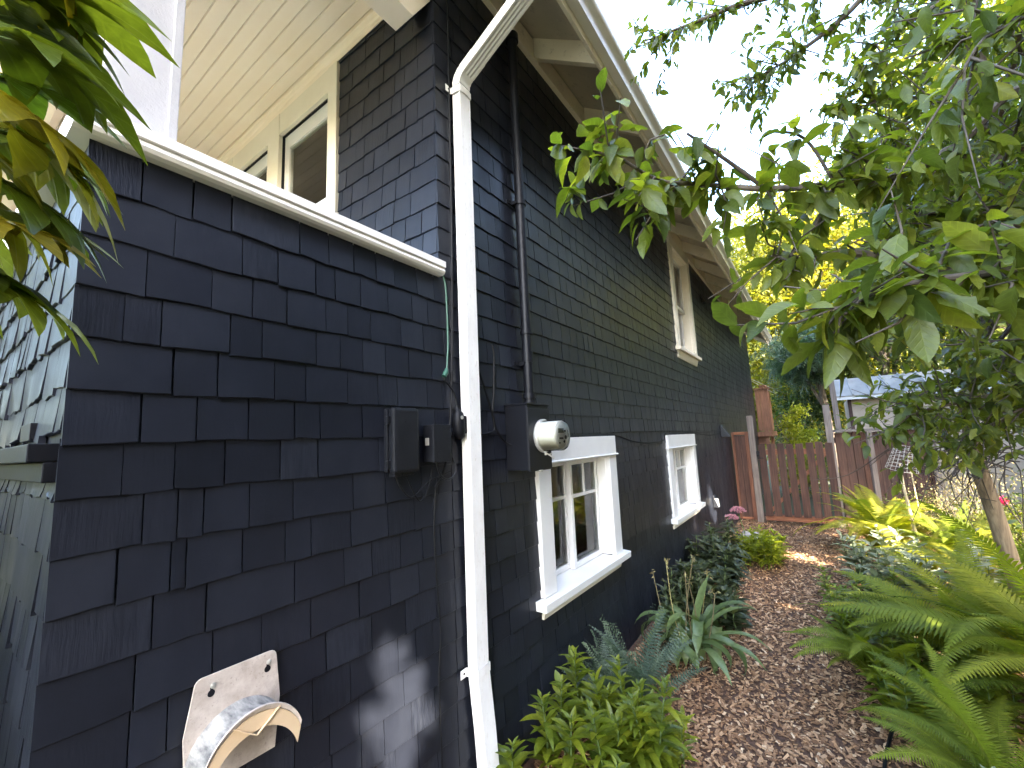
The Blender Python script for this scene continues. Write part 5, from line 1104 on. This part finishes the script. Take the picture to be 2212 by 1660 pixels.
# silver leaved plants right of the path
def silver(label, bases, hs, L, objs=60): return whorled('silver_plant', label, bases, hs, L, 'silver', (0.5, 0.2), OVAL_T, 2, 0.058, 0.0045, objs=objs, lean=0.10, rise=0.25)
bs = spots(40, 1.42, 2.1, 4.9, 6.2, 0.05); silver('silver felty leaved plants in the middle of the right bed', bs, [rng.uniform(0.24, 0.52) for _ in bs], 0.13, 80)
bs = spots(8, 2.15, 2.45, 4.7, 5.1, 0.06); silver('taller silver leaved stems near the pale tree trunk', bs, [rng.uniform(0.50, 0.74) for _ in bs], 0.12, 60)
bs = [(1.70, 2.22, .05), (1.63, 2.28, .05), (1.74, 2.36, .05)]; silver('silver felty leaved stems at the bottom edge right of the hose', bs, [0.36, 0.28, 0.30], 0.12, 30)
bs = [(1.95, 2.30, .06), (1.98, 2.42, .06), (2.02, 2.36, .06), (1.90, 2.2, 0.06)]; silver('tall silver felty leaved stems in the bottom right corner', bs, [0.70, 0.62, 0.78, 0.45], 0.125, 40)
bs = spots(44, 1.25, 1.80, 3.9, 5.0, 0.05); whorled('leafy_plant', 'fresh green leafy plant under the large fern fronds', bs, [rng.uniform(0.14, 0.34) for _ in bs], 0.085, 'bright', (0.45, 0.2), LANCE_T, 4, 0.04, 0.003, objs=60)
bs = spots(34, 1.38, 2.0, 2.75, 3.95, 0.06); whorled('leafy_plant', 'bright leafy undergrowth between the near ferns at the right', bs, [rng.uniform(0.16, 0.40) for _ in bs], 0.09, 'bright', (0.5, 0.2), LANCE_T + OVAL_T, 4, 0.04, 0.003, objs=60)
# shrubs filling the right bed
def shrub(name, label, c, rad, n, size, mat, tint, tpl, stems=9, cat='shrub', hollow=0.35, jz=1.0):
    g = empty(name, (c[0], c[1], 0.05), label, cat); c = np.array(c); rad = np.array(rad)
    for i in range(stems):
        e = c + rdir() * rad * 0.75; e[2] = abs(e[2] - c[2]) + c[2]
        b = np.array([c[0] + rng.normal() * 0.08, c[1] + rng.normal() * 0.08, 0.03]); MB().tube(smooth_path([b, (b + e) / 2 + rng.normal(size=3) * 0.06, e], 4), list(np.linspace(0.008, 0.003, 9)), 5).build('stem', M['twig'], g, smooth=True)
    cl = max(8, n // 26); cen = c + rdirs(cl) * rad * rng.uniform(hollow, 1, (cl, 1)); cs = rng.normal(size=cl) * 0.14
    j = rng.integers(cl, size=n); P_ = cen[j] + rng.normal(size=(n, 3)) * rad * 0.16; ok = P_[:, 2] > 0.05; P_, j = P_[ok], j[ok]; m_ = len(P_)
    scatter('foliage', tpl, P_, rdirs(m_, 0.9, (0, 0, -0.1)), rdirs(m_, 0.7, (0, 0, 1)), size * rng.uniform(0.6, 1.25, m_), rng.normal(tint[0] + cs[j], tint[1]), M[mat], g); return g
shrub('shrub', 'dark shady shrub at the right edge under the fruit tree', (2.95, 5.3, 0.45), (0.55, 0.8, 0.5), 1500, 0.075, 'mid', (0.25, 0.15), OVAL_T)
shrub('shrub', 'yellowish twiggy shrub tangle behind the ferns', (2.75, 7.7, 0.62), (0.55, 0.8, 0.6), 3600, 0.030, 'dry', (0.62, 0.25), SIMPLE_T, 26)
shrub('shrub', 'loose olive green shrub below the pink rose', (2.78, 6.15, 0.45), (0.40, 0.55, 0.45), 2600, 0.040, 'sunny', (0.25, 0.2), SIMPLE_T, 16)
shrub('shrub', 'green groundcover shrub along the foot of the far fence', (2.4, 8.5, 0.35), (0.8, 0.5, 0.4), 1800, 0.05, 'mid', (0.5, 0.2), SIMPLE_T)
shrub('shrub', 'feathery green shrub at the far right edge', (3.5, 7.0, 0.6), (0.7, 0.9, 0.6), 2200, 0.06, 'mid', (0.55, 0.2), SIMPLE_T)
# rose
rs = empty('rose', (2.72, 6.0, 0.05), 'single magenta pink rose bloom right of the pale trunk', 'flower')
MB().tube(smooth_path([(2.72, 6.0, 0.03), (2.70, 6.02, 0.45), (2.655, 6.0, 0.83)], 5), 0.005, 6).build('stem', M['stem'], rs, smooth=True)
fo = Foliage()
for i in range(46):
    d = rdir(); d[2] = abs(d[2]); t_ = i / 46; fo.put(OVAL_T[i % 3], np.array([2.655, 6.0, 0.835]) + d * 0.012, frame(d, [0, 0, 1]), 0.03 + 0.035 * t_, rng.random())
fo.build('bloom', M['rose'], rs)
# bare twig tangle hanging below the crown
fo = Foliage()
for i in range(60):
    p = np.array([2.2, 4.15, 1.40]) + rng.normal(size=3) * np.array([0.16, 0.25, 0.08]); q = rdir(0.8, [-0.2, -0.2, -0.6])
    fo.tube(smooth_path([p, p + q * 0.22 + rng.normal(size=3) * 0.05, p + q * 0.42 + rng.normal(size=3) * 0.09], 3), [0.005, 0.005, 0.0045, 0.004, 0.0035, 0.003, 0.002], 0.4, 4)
fo.build('bare_twigs', M['twig'], tree, kind='stuff')

# ------------------------------------------------------------------ gate and fence
GY = 8.85
gate = empty('gate', (0.95, GY, 0.05), 'weathered redwood picket gate with orange bottom rail at the end of the path', 'gate')
x = 0.435
for i in range(8):
    w = 0.106 + random.uniform(-0.006, 0.006); zt = 1.372 + random.uniform(-0.012, 0.012); tl = random.uniform(-0.006, 0.006)
    m = MB(); m.tint = random.uniform(0.15, 0.85); m.add([(x, GY - .022, 0.135), (x + w, GY - .022, 0.135), (x + w, GY - .002, 0.135), (x, GY - .002, 0.135), (x + tl, GY - .022, zt), (x + w + tl, GY - .022, zt), (x + w + tl, GY - .002, zt), (x + tl, GY - .002, zt)], [(0, 3, 2, 1), (4, 5, 6, 7), (0, 1, 5, 4), (1, 2, 6, 5), (2, 3, 7, 6), (3, 0, 4, 7)])
    m.build('board', M['fence'], gate, bevel=0.002); x += w + random.choice((0.024, 0.030, 0.036, 0.040))
GX1 = x
bx('bottom_rail', M['fencex'], gate, 0.43, 1.42, GY - 0.001, GY + 0.037, 0.055, 0.155, 0.003)
bx('top_rail', M['fencex'], gate, 0.43, 1.42, GY - 0.001, GY + 0.037, 1.18, 1.27, 0.003)
m = MB(); m.prism([(0.43, 0.156), (0.50, 0.156), (1.42, 1.179), (1.35, 1.179)], 'y', GY, GY + 0.03); m.build('brace', M['fencex'], gate)
m = MB(); m.box(0.395, 0.44, GY - 0.036, GY - 0.0225, 1.15, 1.25); m.box(0.405, 0.50, GY - 0.034, GY - 0.0226, 1.12, 1.135); m.build('latch', M['black'], gate, bevel=0.002)
def post(name, label, x0, x1, y0, y1, z1, mat, lean=0.0):
    m = MB(); m.tint = random.uniform(0.4, 0.8); m.add([(x0, y0, -0.05), (x1, y0, -0.05), (x1, y1, -0.05), (x0, y1, -0.05), (x0 + lean, y0, z1), (x1 + lean, y0, z1), (x1 + lean, y1, z1), (x0 + lean, y1, z1)], [(0, 3, 2, 1), (4, 5, 6, 7), (0, 1, 5, 4), (1, 2, 6, 5), (2, 3, 7, 6), (3, 0, 4, 7)])
    return tag(m.build(name, mat, bevel=0.004), label, 'post')
post('gate_post', 'tall weathered gate post between the narrow panel and the gate', 0.300, 0.395, GY - 0.03, GY + 0.06, 1.88, M['greywood'])
post('gate_post', 'weathered gate post at the right end of the gate', 1.435, 1.53, GY + 0.0, GY + 0.09, 1.98, M['greywood'])
post('tall_post', 'taller grey post standing behind the right gate post', 1.60, 1.68, GY + 0.35, GY + 0.43, 2.62, M['greywood'], -0.03)
sp_ = empty('side_panel', (0.15, GY, 0.06), 'narrow framed redwood fence panel between the house wall and the gate', 'fence panel')
for x0, x1 in ((0.068, 0.150), (0.153, 0.238)):
    bx('board', M['fence'], sp_, x0, x1, GY - .018, GY + .002, 0.10, 1.53, 0.002)
bx('frame_stile', M['fencered'], sp_, 0.024, 0.066, GY - .035, GY + .01, 0.06, 1.60, 0.003); bx('frame_stile', M['fencered'], sp_, 0.240, 0.296, GY - .035, GY + .01, 0.06, 1.60, 0.003); bx('frame_rail', M['fencex'], sp_, 0.0665, 0.2395, GY - .034, GY + .009, 1.545, 1.599, 0.003); bx('frame_rail', M['fencex'], sp_, 0.0665, 0.2395, GY - .034, GY + .009, 0.061, 0.099, 0.003)
fn = empty('fence', (2.1, GY + 0.6, 0.03), 'dark redwood board fence with grey cap running right of the gate', 'fence')
A_, B_ = np.array([1.545, GY + 0.05]), np.array([2.90, GY + 1.15]); dL = np.linalg.norm(B_ - A_); du = (B_ - A_) / dL; dn = np.array([du[1], -du[0]])
def fbox(name, mat, u0, u1, d0, d1, z0, z1, lean=0, b=0.002):
    P = lambda u, d: (A_ + du * u + dn * d)
    c = [P(u0, d0), P(u1, d0), P(u1, d1), P(u0, d1)]; m = MB(); m.tint = random.uniform(0.05, 0.6)
    m.add([(q[0], q[1], z0) for q in c] + [(q[0], q[1], z1) for q in c], [(0, 3, 2, 1), (4, 5, 6, 7), (0, 1, 5, 4), (1, 2, 6, 5), (2, 3, 7, 6), (3, 0, 4, 7)]); return m.build(name, mat, fn, bevel=b)
u = 0.0
while u < dL - 0.05:
    w = random.uniform(0.125, 0.15); fbox('board', M['fence'], u, min(dL, u + w), -0.01 + random.uniform(0, .006), 0.012 + random.uniform(0, .006), 0.04, 1.51 + random.uniform(-.01, .01)); u += w + random.choice((0.004, 0.010))
fbox('cap_rail', M['greywoodx'], -0.02, dL + 0.03, -0.05, 0.06, 1.525, 1.565); 
fbox('back_rail', M['fence'], 0, dL, -0.055, -0.0165, 1.35, 1.44); fbox('back_rail', M['fence'], 0, dL, -0.055, -0.0165, 0.25, 0.34)
for u in (0.52, 1.62): fbox('batten_post', M['greywood'], u, u + 0.085, 0.020, 0.060, 0.0, 1.520)
# low step / threshold under the gate is the rail itself; stakes, wire cage
cg = empty('wire_cage', (2.20, 7.55, 0.95), 'tilted galvanised wire mesh plant cage propped on stakes before the fence', 'plant cage')
T3 = rotx(0.12) @ roty(0.22); c0 = np.array([2.20, 7.55, 1.17])
for zz in np.linspace(-0.15, 0.15, 7):
    r = 0.135 + 0.05 * (-zz / 0.15) * -1 * -0.6
    MB().tube([c0 + T3 @ np.array([r * math.cos(a), r * math.sin(a), zz]) for a in np.linspace(0, 2 * math.pi, 25)], 0.0022, 4).build('hoop', M['wire'], cg, smooth=True)
for a in np.linspace(0, 2 * math.pi, 19)[:-1]:
    MB().tube([c0 + T3 @ np.array([(0.135 + 0.05 * -z_ / 0.15 * 0.6) * math.cos(a), (0.135 + 0.05 * -z_ / 0.15 * 0.6) * math.sin(a), z_]) for z_ in (-0.155, 0.155)], 0.0022, 4).build('upright', M['wire'], cg, smooth=True)
MB().tube([(2.16, 7.42, 0.0), (2.15, 7.50, 1.10)], 0.012, 7).build('cage_stake', M['stake'], cg, smooth=True)
MB().tube([(2.30, 7.66, 0.0), (2.26, 7.66, 1.12)], 0.008, 7).build('cage_stake', M['stake'], cg, smooth=True)
tag(MB().tube([(2.16, 6.95, 0.0), (2.085, 7.0, 1.03)], [0.016, 0.014], 8).build('wooden_stake', M['stake'], smooth=True), 'pale wooden garden stake leaning among the far ferns', 'stake')
# drip hose on the chips
tag(MB().tube(smooth_path([(1.36, 1.7, 0.012), (1.375, 2.1, 0.012), (1.39, 2.5, 0.02), (1.44, 2.85, 0.05), (1.52, 3.2, 0.06), (1.62, 3.5, 0.06)], 6), 0.0085, 8).build('drip_hose', M['cable'], smooth=True), 'black drip hose lying on the wood chips below the low fern', 'hose')

# ------------------------------------------------------------------ shed, deck, background
sh = empty('shed', (4.2, 12.6, 0), 'cream stucco shed with ribbed metal roof behind the fence', 'shed')
m = MB(); m.box(1.93, 6.8, 11.5, 13.6, 0, 2.20); m.build('wall', M['shedwall'], sh)
bx('corner_board', M['sheddark'], sh, 1.905, 1.965, 11.485, 11.56, 0, 2.195, 0.003)
x = 1.70; i = 0
while x < 7.0:
    m = MB(); z0, z1 = 2.245, 2.72
    m.add([(x, 11.25, z0), (x + .298, 11.25, z0), (x + .298, 12.65, z1), (x, 12.65, z1), (x, 11.25, z0 - .012), (x + .298, 11.25, z0 - .012), (x + .298, 12.65, z1 - .012), (x, 12.65, z1 - .012)], [(0, 1, 2, 3), (4, 7, 6, 5), (0, 4, 5, 1), (1, 5, 6, 2), (2, 6, 7, 3), (3, 7, 4, 0)]); m.build('roof_panel', M['tin'], sh)
    m = MB(); m.add([(x + .28, 11.249, z0 + .001), (x + .315, 11.249, z0 + .001), (x + .315, 12.65, z1 + .001), (x + .28, 12.65, z1 + .001), (x + .288, 11.249, z0 + .032), (x + .307, 11.249, z0 + .032), (x + .307, 12.65, z1 + .032), (x + .288, 12.65, z1 + .032)], [(0, 3, 2, 1), (4, 5, 6, 7), (0, 1, 5, 4), (1, 2, 6, 5), (2, 3, 7, 6), (3, 0, 4, 7)]); m.build('roof_seam', M['tin'], sh)
    x += 0.30
bx('eave_board', M['white'], sh, 1.70, 7.0, 11.27, 11.30, 2.165, 2.230, 0.003)
dk = empty('deck', (0.2, 14.0, 0), 'brown wooden deck screen at the back corner of the house', 'deck')
for y in np.arange(13.30, 14.7, 0.135): bx('board', M['deckwood'], dk, 0.26, 0.285, y, y + 0.125, 1.62, 2.72, 0.002)
for y in (13.25, 14.72): bx('post', M['deckwood'], dk, 0.17, 0.259, y, y + .09, 0.0, 2.78, 0.003)
for x_ in (0.045, 0.150, 0.255): bx('front_board', M['deckwood'], dk, x_, x_ + 0.10, 13.215, 13.24, 1.60, 2.70 , 0.002)
bx('front_cap', M['deckwood'], dk, 0.03, 0.40, 13.18, 13.219, 2.701, 2.74, 0.002)
bx('top_rail', M['deckwood'], dk, 0.16, 0.30, 13.22, 14.85, 2.782, 2.82, 0.003); bx('floor', M['deckwood'], dk, -2.0, 0.34, 13.20, 14.85, 1.45, 1.58, 0.003); bx('beam', M['deckwood'], dk, -2.0, 0.255, 13.35, 13.42, 1.25, 1.449, 0.003)
for k, (x0, y0, z0, x1, y1, z1) in enumerate(((0.0, 13.1, 3.0, 3.4, 24, 2.75), (0.0, 13.1, 2.95, 3.0, 24, 2.4))):
    pts = [(x0 + (x1 - x0) * t, y0 + (y1 - y0) * t, z0 + (z1 - z0) * t - 0.5 * math.sin(math.pi * t)) for t in np.linspace(0, 1, 14)]
    tag(MB().tube(pts, 0.008, 5).build('clothes_line', M['wire'], smooth=True), ('upper' if k == 0 else 'lower') + ' thin line strung from the back house corner into the trees', 'line')

def big_tree(name, label, base, h, crown, n, size, mat, tint, tpl, trunk_r=0.16, clumps=60, lean=(0, 0), limbs=9, shell=0.45, tmat='bark', sd_=0.2, zmin=0.15, gaps=()):
    g = empty(name, (base[0], base[1], 0), label, 'tree'); base = np.array(base, float)
    c, rad = np.array(crown[0], float), np.array(crown[1], float)
    top = np.array([c[0] * 0.6 + base[0] * 0.4, c[1] * 0.6 + base[1] * 0.4, c[2]])
    MB().tube(smooth_path([base, base + (top - base) * np.array([.2, .2, .5]), top], 5), list(np.linspace(trunk_r, trunk_r * 0.45, 11)), 12).build('trunk', M[tmat], g, smooth=True)
    cen = []
    for i in range(clumps):
        d = rdir(); cen.append(c + d * rad * (shell + (1 - shell) * rng.random() ** 0.5))
    for i in range(limbs):
        e = cen[i % clumps]; MB().tube(smooth_path([base + (top - base) * rng.uniform(0.45, 0.95), (top + e) / 2 + rng.normal(size=3) * 0.2, e], 4), list(np.linspace(trunk_r * 0.4, 0.012, 9)), 6).build('limb', M[tmat], g, smooth=True)
    cs = rng.normal(size=clumps) * 0.16; r_c = float(rad.mean()) * 0.30; cen = np.array(cen)
    j = rng.integers(clumps, size=n); P_ = cen[j] + rng.normal(size=(n, 3)) * r_c * np.array([0.62, 0.62, 0.48]); ok = P_[:, 2] > zmin
    for (tp, gr) in gaps:
        w_ = P_ - np.array(tp); al = w_ @ SUNV; ok &= np.linalg.norm(w_ - al[:, None] * SUNV, axis=1) > gr
    P_, j = P_[ok], j[ok]; m_ = len(P_)
    scatter('crown', tpl, P_, rdirs(m_, 1.0, (0, 0, -0.25)), rdirs(m_, 0.8, (0, 0, 1)), size * rng.uniform(0.6, 1.3, m_), rng.normal(tint[0] + cs[j], sd_), M[mat], g); return g
def pinnate_tpl():
    vs, fs = [], []
    for k in range(6):
        t = 0.2 + 0.8 * k / 5
        for sg in (-1, 1):
            b = len(vs); L = 0.30 * (1 - 0.5 * abs(t - 0.55)); w = 0.055
            vs += [(t, 0, -0.25 * t * t), (t + L * .35, sg * L * .45 - w * .0, -0.25 * t * t + .02), (t + L * .55, sg * L, -0.25 * t * t - .05), (t + L * .15, sg * L * .6, -0.25 * t * t)]; fs.append((b, b + 1, b + 2, b + 3))
    return np.array(vs), fs
PINN_T = [pinnate_tpl()]
big_tree('sunlit_tree', 'sunlit yellow green tree rising just behind the far house corner', (1.5, 18.5, 0), 9, ((1.5, 18.5, 5.9), (2.3, 2.2, 5.2)), 52000, 0.14, 'sunny', (0.60, 0.2), DIAM_T, 0.18, 230, shell=0.25)
big_tree('sunlit_tree', 'second sunlit tree partly hidden by the eave of the house', (-0.3, 21, 0), 9, ((-0.1, 21, 5.8), (2.2, 2.0, 5.2)), 36000, 0.16, 'sunny', (0.5, 0.2), DIAM_T, 0.18, 180, shell=0.25)
big_tree('sunlit_tree', 'tall sunlit tree behind the shed, bright at its top', (5.0, 21.5, 0), 12, ((4.9, 21.3, 7.2), (2.8, 2.2, 5.0)), 46000, 0.17, 'sunny', (0.45, 0.2), DIAM_T, 0.22, 200, shell=0.25)
big_tree('ash_tree', 'dark tree with drooping feather leaves and leaning trunk behind the gate', (1.62, 15.2, 0), 5, ((1.35, 14.9, 3.75), (0.95, 0.9, 0.75)), 2600, 0.32, 'ash', (0.45, 0.2), PINN_T, 0.13, 30)
big_tree('shade_tree', 'dense dark green tree filling the right side behind the shed', (5.2, 14.8, 0), 8, ((5.0, 14.6, 4.6), (2.0, 1.6, 2.6)), 11000, 0.14, 'mid', (0.40, 0.2), SIMPLE_T, 0.2, 80)
big_tree('shade_tree', 'dark green tree between the shed and the feather leaved tree', (3.0, 15.5, 0), 6, ((3.0, 15.4, 4.0), (1.35, 1.2, 1.9)), 6000, 0.15, 'mid', (0.35, 0.2), SIMPLE_T, 0.13, 50)
big_tree('cedar', 'narrow dark evergreen column behind the gate', (1.05, 15.6, 0), 4, ((1.05, 15.6, 1.8), (0.75, 0.55, 1.8)), 7500, 0.10, 'cedar', (0.45, 0.2), SIMPLE_T, 0.08, 60, limbs=0, shell=0.3)
big_tree('lime_shrub', 'glowing lime green shrub seen over the gate', (0.90, 13.9, 0), 2.2, ((0.90, 13.9, 1.30), (0.26, 0.26, 1.1)), 2600, 0.085, 'lime', (0.6, 0.2), SIMPLE_T, 0.03, 26, limbs=4)
big_tree('background_tree', 'distant tree at the far left behind the deck screen', (-2.0, 23, 0), 9, ((-1.6, 23, 5.0), (3.0, 2.4, 4.8)), 20000, 0.20, 'sunny', (0.4, 0.2), DIAM_T, 0.2, 80)
big_tree('background_tree', 'distant tree in the gap between shed and house', (3.0, 27, 0), 9, ((3.4, 27, 4.8), (6.0, 2.5, 4.8)), 26000, 0.26, 'mid', (0.6, 0.2), DIAM_T, 0.2, 100)
big_tree('background_tree', 'distant tree closing the view at the right edge', (12.5, 22, 0), 9, ((12.5, 22, 5.2), (4.2, 3.0, 5.0)), 11000, 0.24, 'mid', (0.5, 0.2), DIAM_T, 0.2, 90)
big_tree('upper_tree', 'tall tree with yellow lit crown at the upper right', (5.2, 11.3, 0), 9, ((4.6, 11.1, 6.7), (2.0, 1.8, 3.1)), 26000, 0.11, 'sunny', (0.30, 0.2), SIMPLE_T, 0.15, 90)
nh = empty('unseen_house', (11.5, 0, 0), 'low unseen house with dark roof added beyond the trees to block horizon glow', 'house')  # added out of view to block the bright low sky under the crowns
MB().box(8.2, 15, -14, 10.5, 0, 3.0).build('wall', M['shedwall'], nh)
MB().prism([(7.7, 3.0), (15.5, 3.0), (11.6, 4.9)], 'y', -14.4, 10.9).build('roof', M['roofing'], nh)
SUNV = np.array([sv.x, sv.y, sv.z])
SUN_GAPS = [((0, 1.08, 0.88), 0.26), ((0, 1.03, 0.74), 0.26), ((0, 0.94, 0.64), 0.24), ((0, 1.10, 0.50), 0.22), ((0, 1.30, 0.50), 0.22), ((0, 1.22, 0.90), 0.18), ((0, 6.57, 0.85), 0.32), ((0, 6.75, 0.50), 0.36), ((0, 5.6, 0.62), 0.32), ((0.6, 6.0, 0.3), 0.25), ((1.0, 6.6, 0.0), 0.3), ((0.9, 3.6, 0.0), 0.22), ((0.9, 4.9, 0.0), 0.2), ((0.45, 2.1, 0.4), 0.2), ((0.9, 2.6, 0.0), 0.18), ((0.5, 3.4, 0.4), 0.2)]  # openings carved through the crowns along sun rays to cast light patches
BT = [(-3.02, 5.0, 0.3), (-1.50, 4.95, 0.3), (-0.4, 5.05, 0.6), (0.75, 4.9, 2.5), (1.9, 5.05, 2.9), (3.0, 4.95, 3.1), (4.25, 5.05, 3.15), (5.55, 5.1, 3.15), (6.9, 5.2, 3.1), (8.2, 6.0, 0.8), (9.1, 6.9, 0.8)]  # out-of-view trees added to shade wall and yard; last pair shades the shed
NM = ('nearest the street', 'second from the street', 'third from the street', 'fourth from the street', 'in the middle of the row', 'fourth from the shed', 'third from the shed', 'second from the shed', 'nearest the shed', 'left of the pair added to shade the shed', 'right of the pair added to shade the shed')
for i, (ty, tx, zb) in enumerate(BT):
    zc_ = (zb + 9.0) / 2
    big_tree('unseen_shade_tree', 'tall dense unseen tree added for shade right of the garden, ' + NM[i], (tx, ty, 0), 9, ((tx, ty, zc_), (0.85, 0.80, (9.0 - zb) / 2 - 0.1)), 24000, 0.30, 'conifer', (0.4, 0.2), DIAM_T, 0.10, 150, limbs=2, shell=0.1, zmin=zb, gaps=SUN_GAPS)
shrub('hedge', 'low sunlit planting behind the gate', (0.9, 12.6, 0.5), (0.8, 0.8, 0.55), 2500, 0.07, 'sunny', (0.55, 0.25), SIMPLE_T)
shrub('hedge', 'brown and green brush beside the deck screen', (0.55, 15.3, 1.0), (0.35, 0.5, 0.9), 1500, 0.06, 'dry', (0.3, 0.2), SIMPLE_T, 14)

shrub('shrub', 'leafy evergreen shrub growing along the porch front at the far left', (-1.35, -0.30, 0.85), (1.25, 0.32, 0.9), 5200, 0.12, 'fatsia', (0.35, 0.2), OVAL_T, 12)
shrub('sky_block_shrub', 'tall evergreen shrub added left of the porch to block sky reflections', (-3.4, -0.55, 2.0), (1.5, 0.6, 1.9), 9000, 0.15, 'fatsia', (0.3, 0.2), OVAL_T, 12, hollow=0.1)  # added to keep bright sky from reflecting in the porch front
# ------------------------------------------------------------------ wood chips
def chips():
    n = 62000; r_ = np.random.default_rng(11)
    y = 1.25 + (9.6 - 1.25) * r_.random(n * 3) ** 1.9; x = 0.05 + 2.5 * r_.random(n * 3)
    keep = (x < 2.6); x, y = x[keep][:n], y[keep][:n]; n = len(x)
    L = r_.uniform(0.012, 0.034, n) * (1 + 0.03 * y); w = L * r_.uniform(0.25, 0.55, n); h = r_.uniform(0.0015, 0.005, n)
    a = r_.uniform(0, 6.283, n); tl = r_.normal(0, 0.30, n); rl = r_.normal(0, 0.30, n)
    base = np.array([[-1, -1, -1], [1, -.8, -1], [1, 1, -1], [-.9, .9, -1], [-1, -1, 1], [1, -.8, 1], [1, 1, 1], [-.9, .9, 1]]) * 0.5
    v = base[None] * np.stack([L, w, h], 1)[:, None, :]; v = v + r_.normal(0, 1, v.shape) * (w * 0.08)[:, None, None] * np.array([1, 1, 0.25])
    # roll, tilt, yaw
    c, s = np.cos(rl)[:, None], np.sin(rl)[:, None]; yv, zv = v[..., 1] * c - v[..., 2] * s, v[..., 1] * s + v[..., 2] * c
    c, s = np.cos(tl)[:, None], np.sin(tl)[:, None]; xv, zv = v[..., 0] * c + zv * s, -v[..., 0] * s + zv * c
    c, s = np.cos(a)[:, None], np.sin(a)[:, None]; X_, Y_ = xv * c - yv * s, xv * s + yv * c
    gz = 0.012 * np.sin(x * 3.1 + y * 1.7) + 0.010 * np.sin(x * 5.3 - y * 2.3) - 0.01 + np.where(x > 1.5, np.minimum(.10, (x - 1.5) * .12), 0) + np.where(x < .5, np.minimum(.06, (.5 - x) * .12), 0)
    gz = gz + r_.uniform(0.002, 0.012, n) + 0.25 * L * np.abs(tl)
    P = np.stack([X_ + x[:, None], Y_ + y[:, None], zv + gz[:, None]], 2).reshape(-1, 3)
    q = np.array([[0, 3, 2, 1], [4, 5, 6, 7], [0, 1, 5, 4], [1, 2, 6, 5], [2, 3, 7, 6], [3, 0, 4, 7]])
    F_ = (q[None] + (np.arange(n) * 8)[:, None, None]).reshape(-1, 4)
    me = bpy.data.meshes.new('wood_chips'); me.from_pydata(P.tolist(), [], F_.tolist()); me.materials.append(M['chip'])
    set_tint(me, np.repeat(np.clip(r_.beta(1.6, 2.2, n), 0, 1), 6)); o = bpy.data.objects.new('wood_chips', me); COL.objects.link(o); WORLD[o.name] = np.zeros(3)
    tag(o, 'reddish brown wood chip mulch covering the garden path', 'wood chips', kind='stuff')
chips()

# ------------------------------------------------------------------ groups of repeated things
GROUPS = {'unseen_shade_tree': 'unseen trees added for shade right of the garden', 'fern': 'sword ferns in the right bed', 'silver_plant': 'silver leaved plants in the right bed', 'dark_leaf_plant': 'dark leaved plants along the house wall',
          'leafy_plant': 'bright green leafy plants along the path', 'sunlit_tree': 'sunlit trees behind the gate', 'background_tree': 'distant trees behind the yard', 'shade_tree': 'shady trees behind the shed', 'gate_post': 'gate posts',
          'pink_flower': 'dusty pink flower heads', 'shrub': 'garden shrubs', 'hedge': 'low planting beyond the gate', 'sagging_cable': 'cables sagging below the wall boxes', 'clothes_line': 'lines strung from the back house corner'}
for o in list(S.objects):
    if o.parent is None and o.get('label'):
        k = o.name.split('.')[0]
        if k in GROUPS: o['group'] = GROUPS[k]
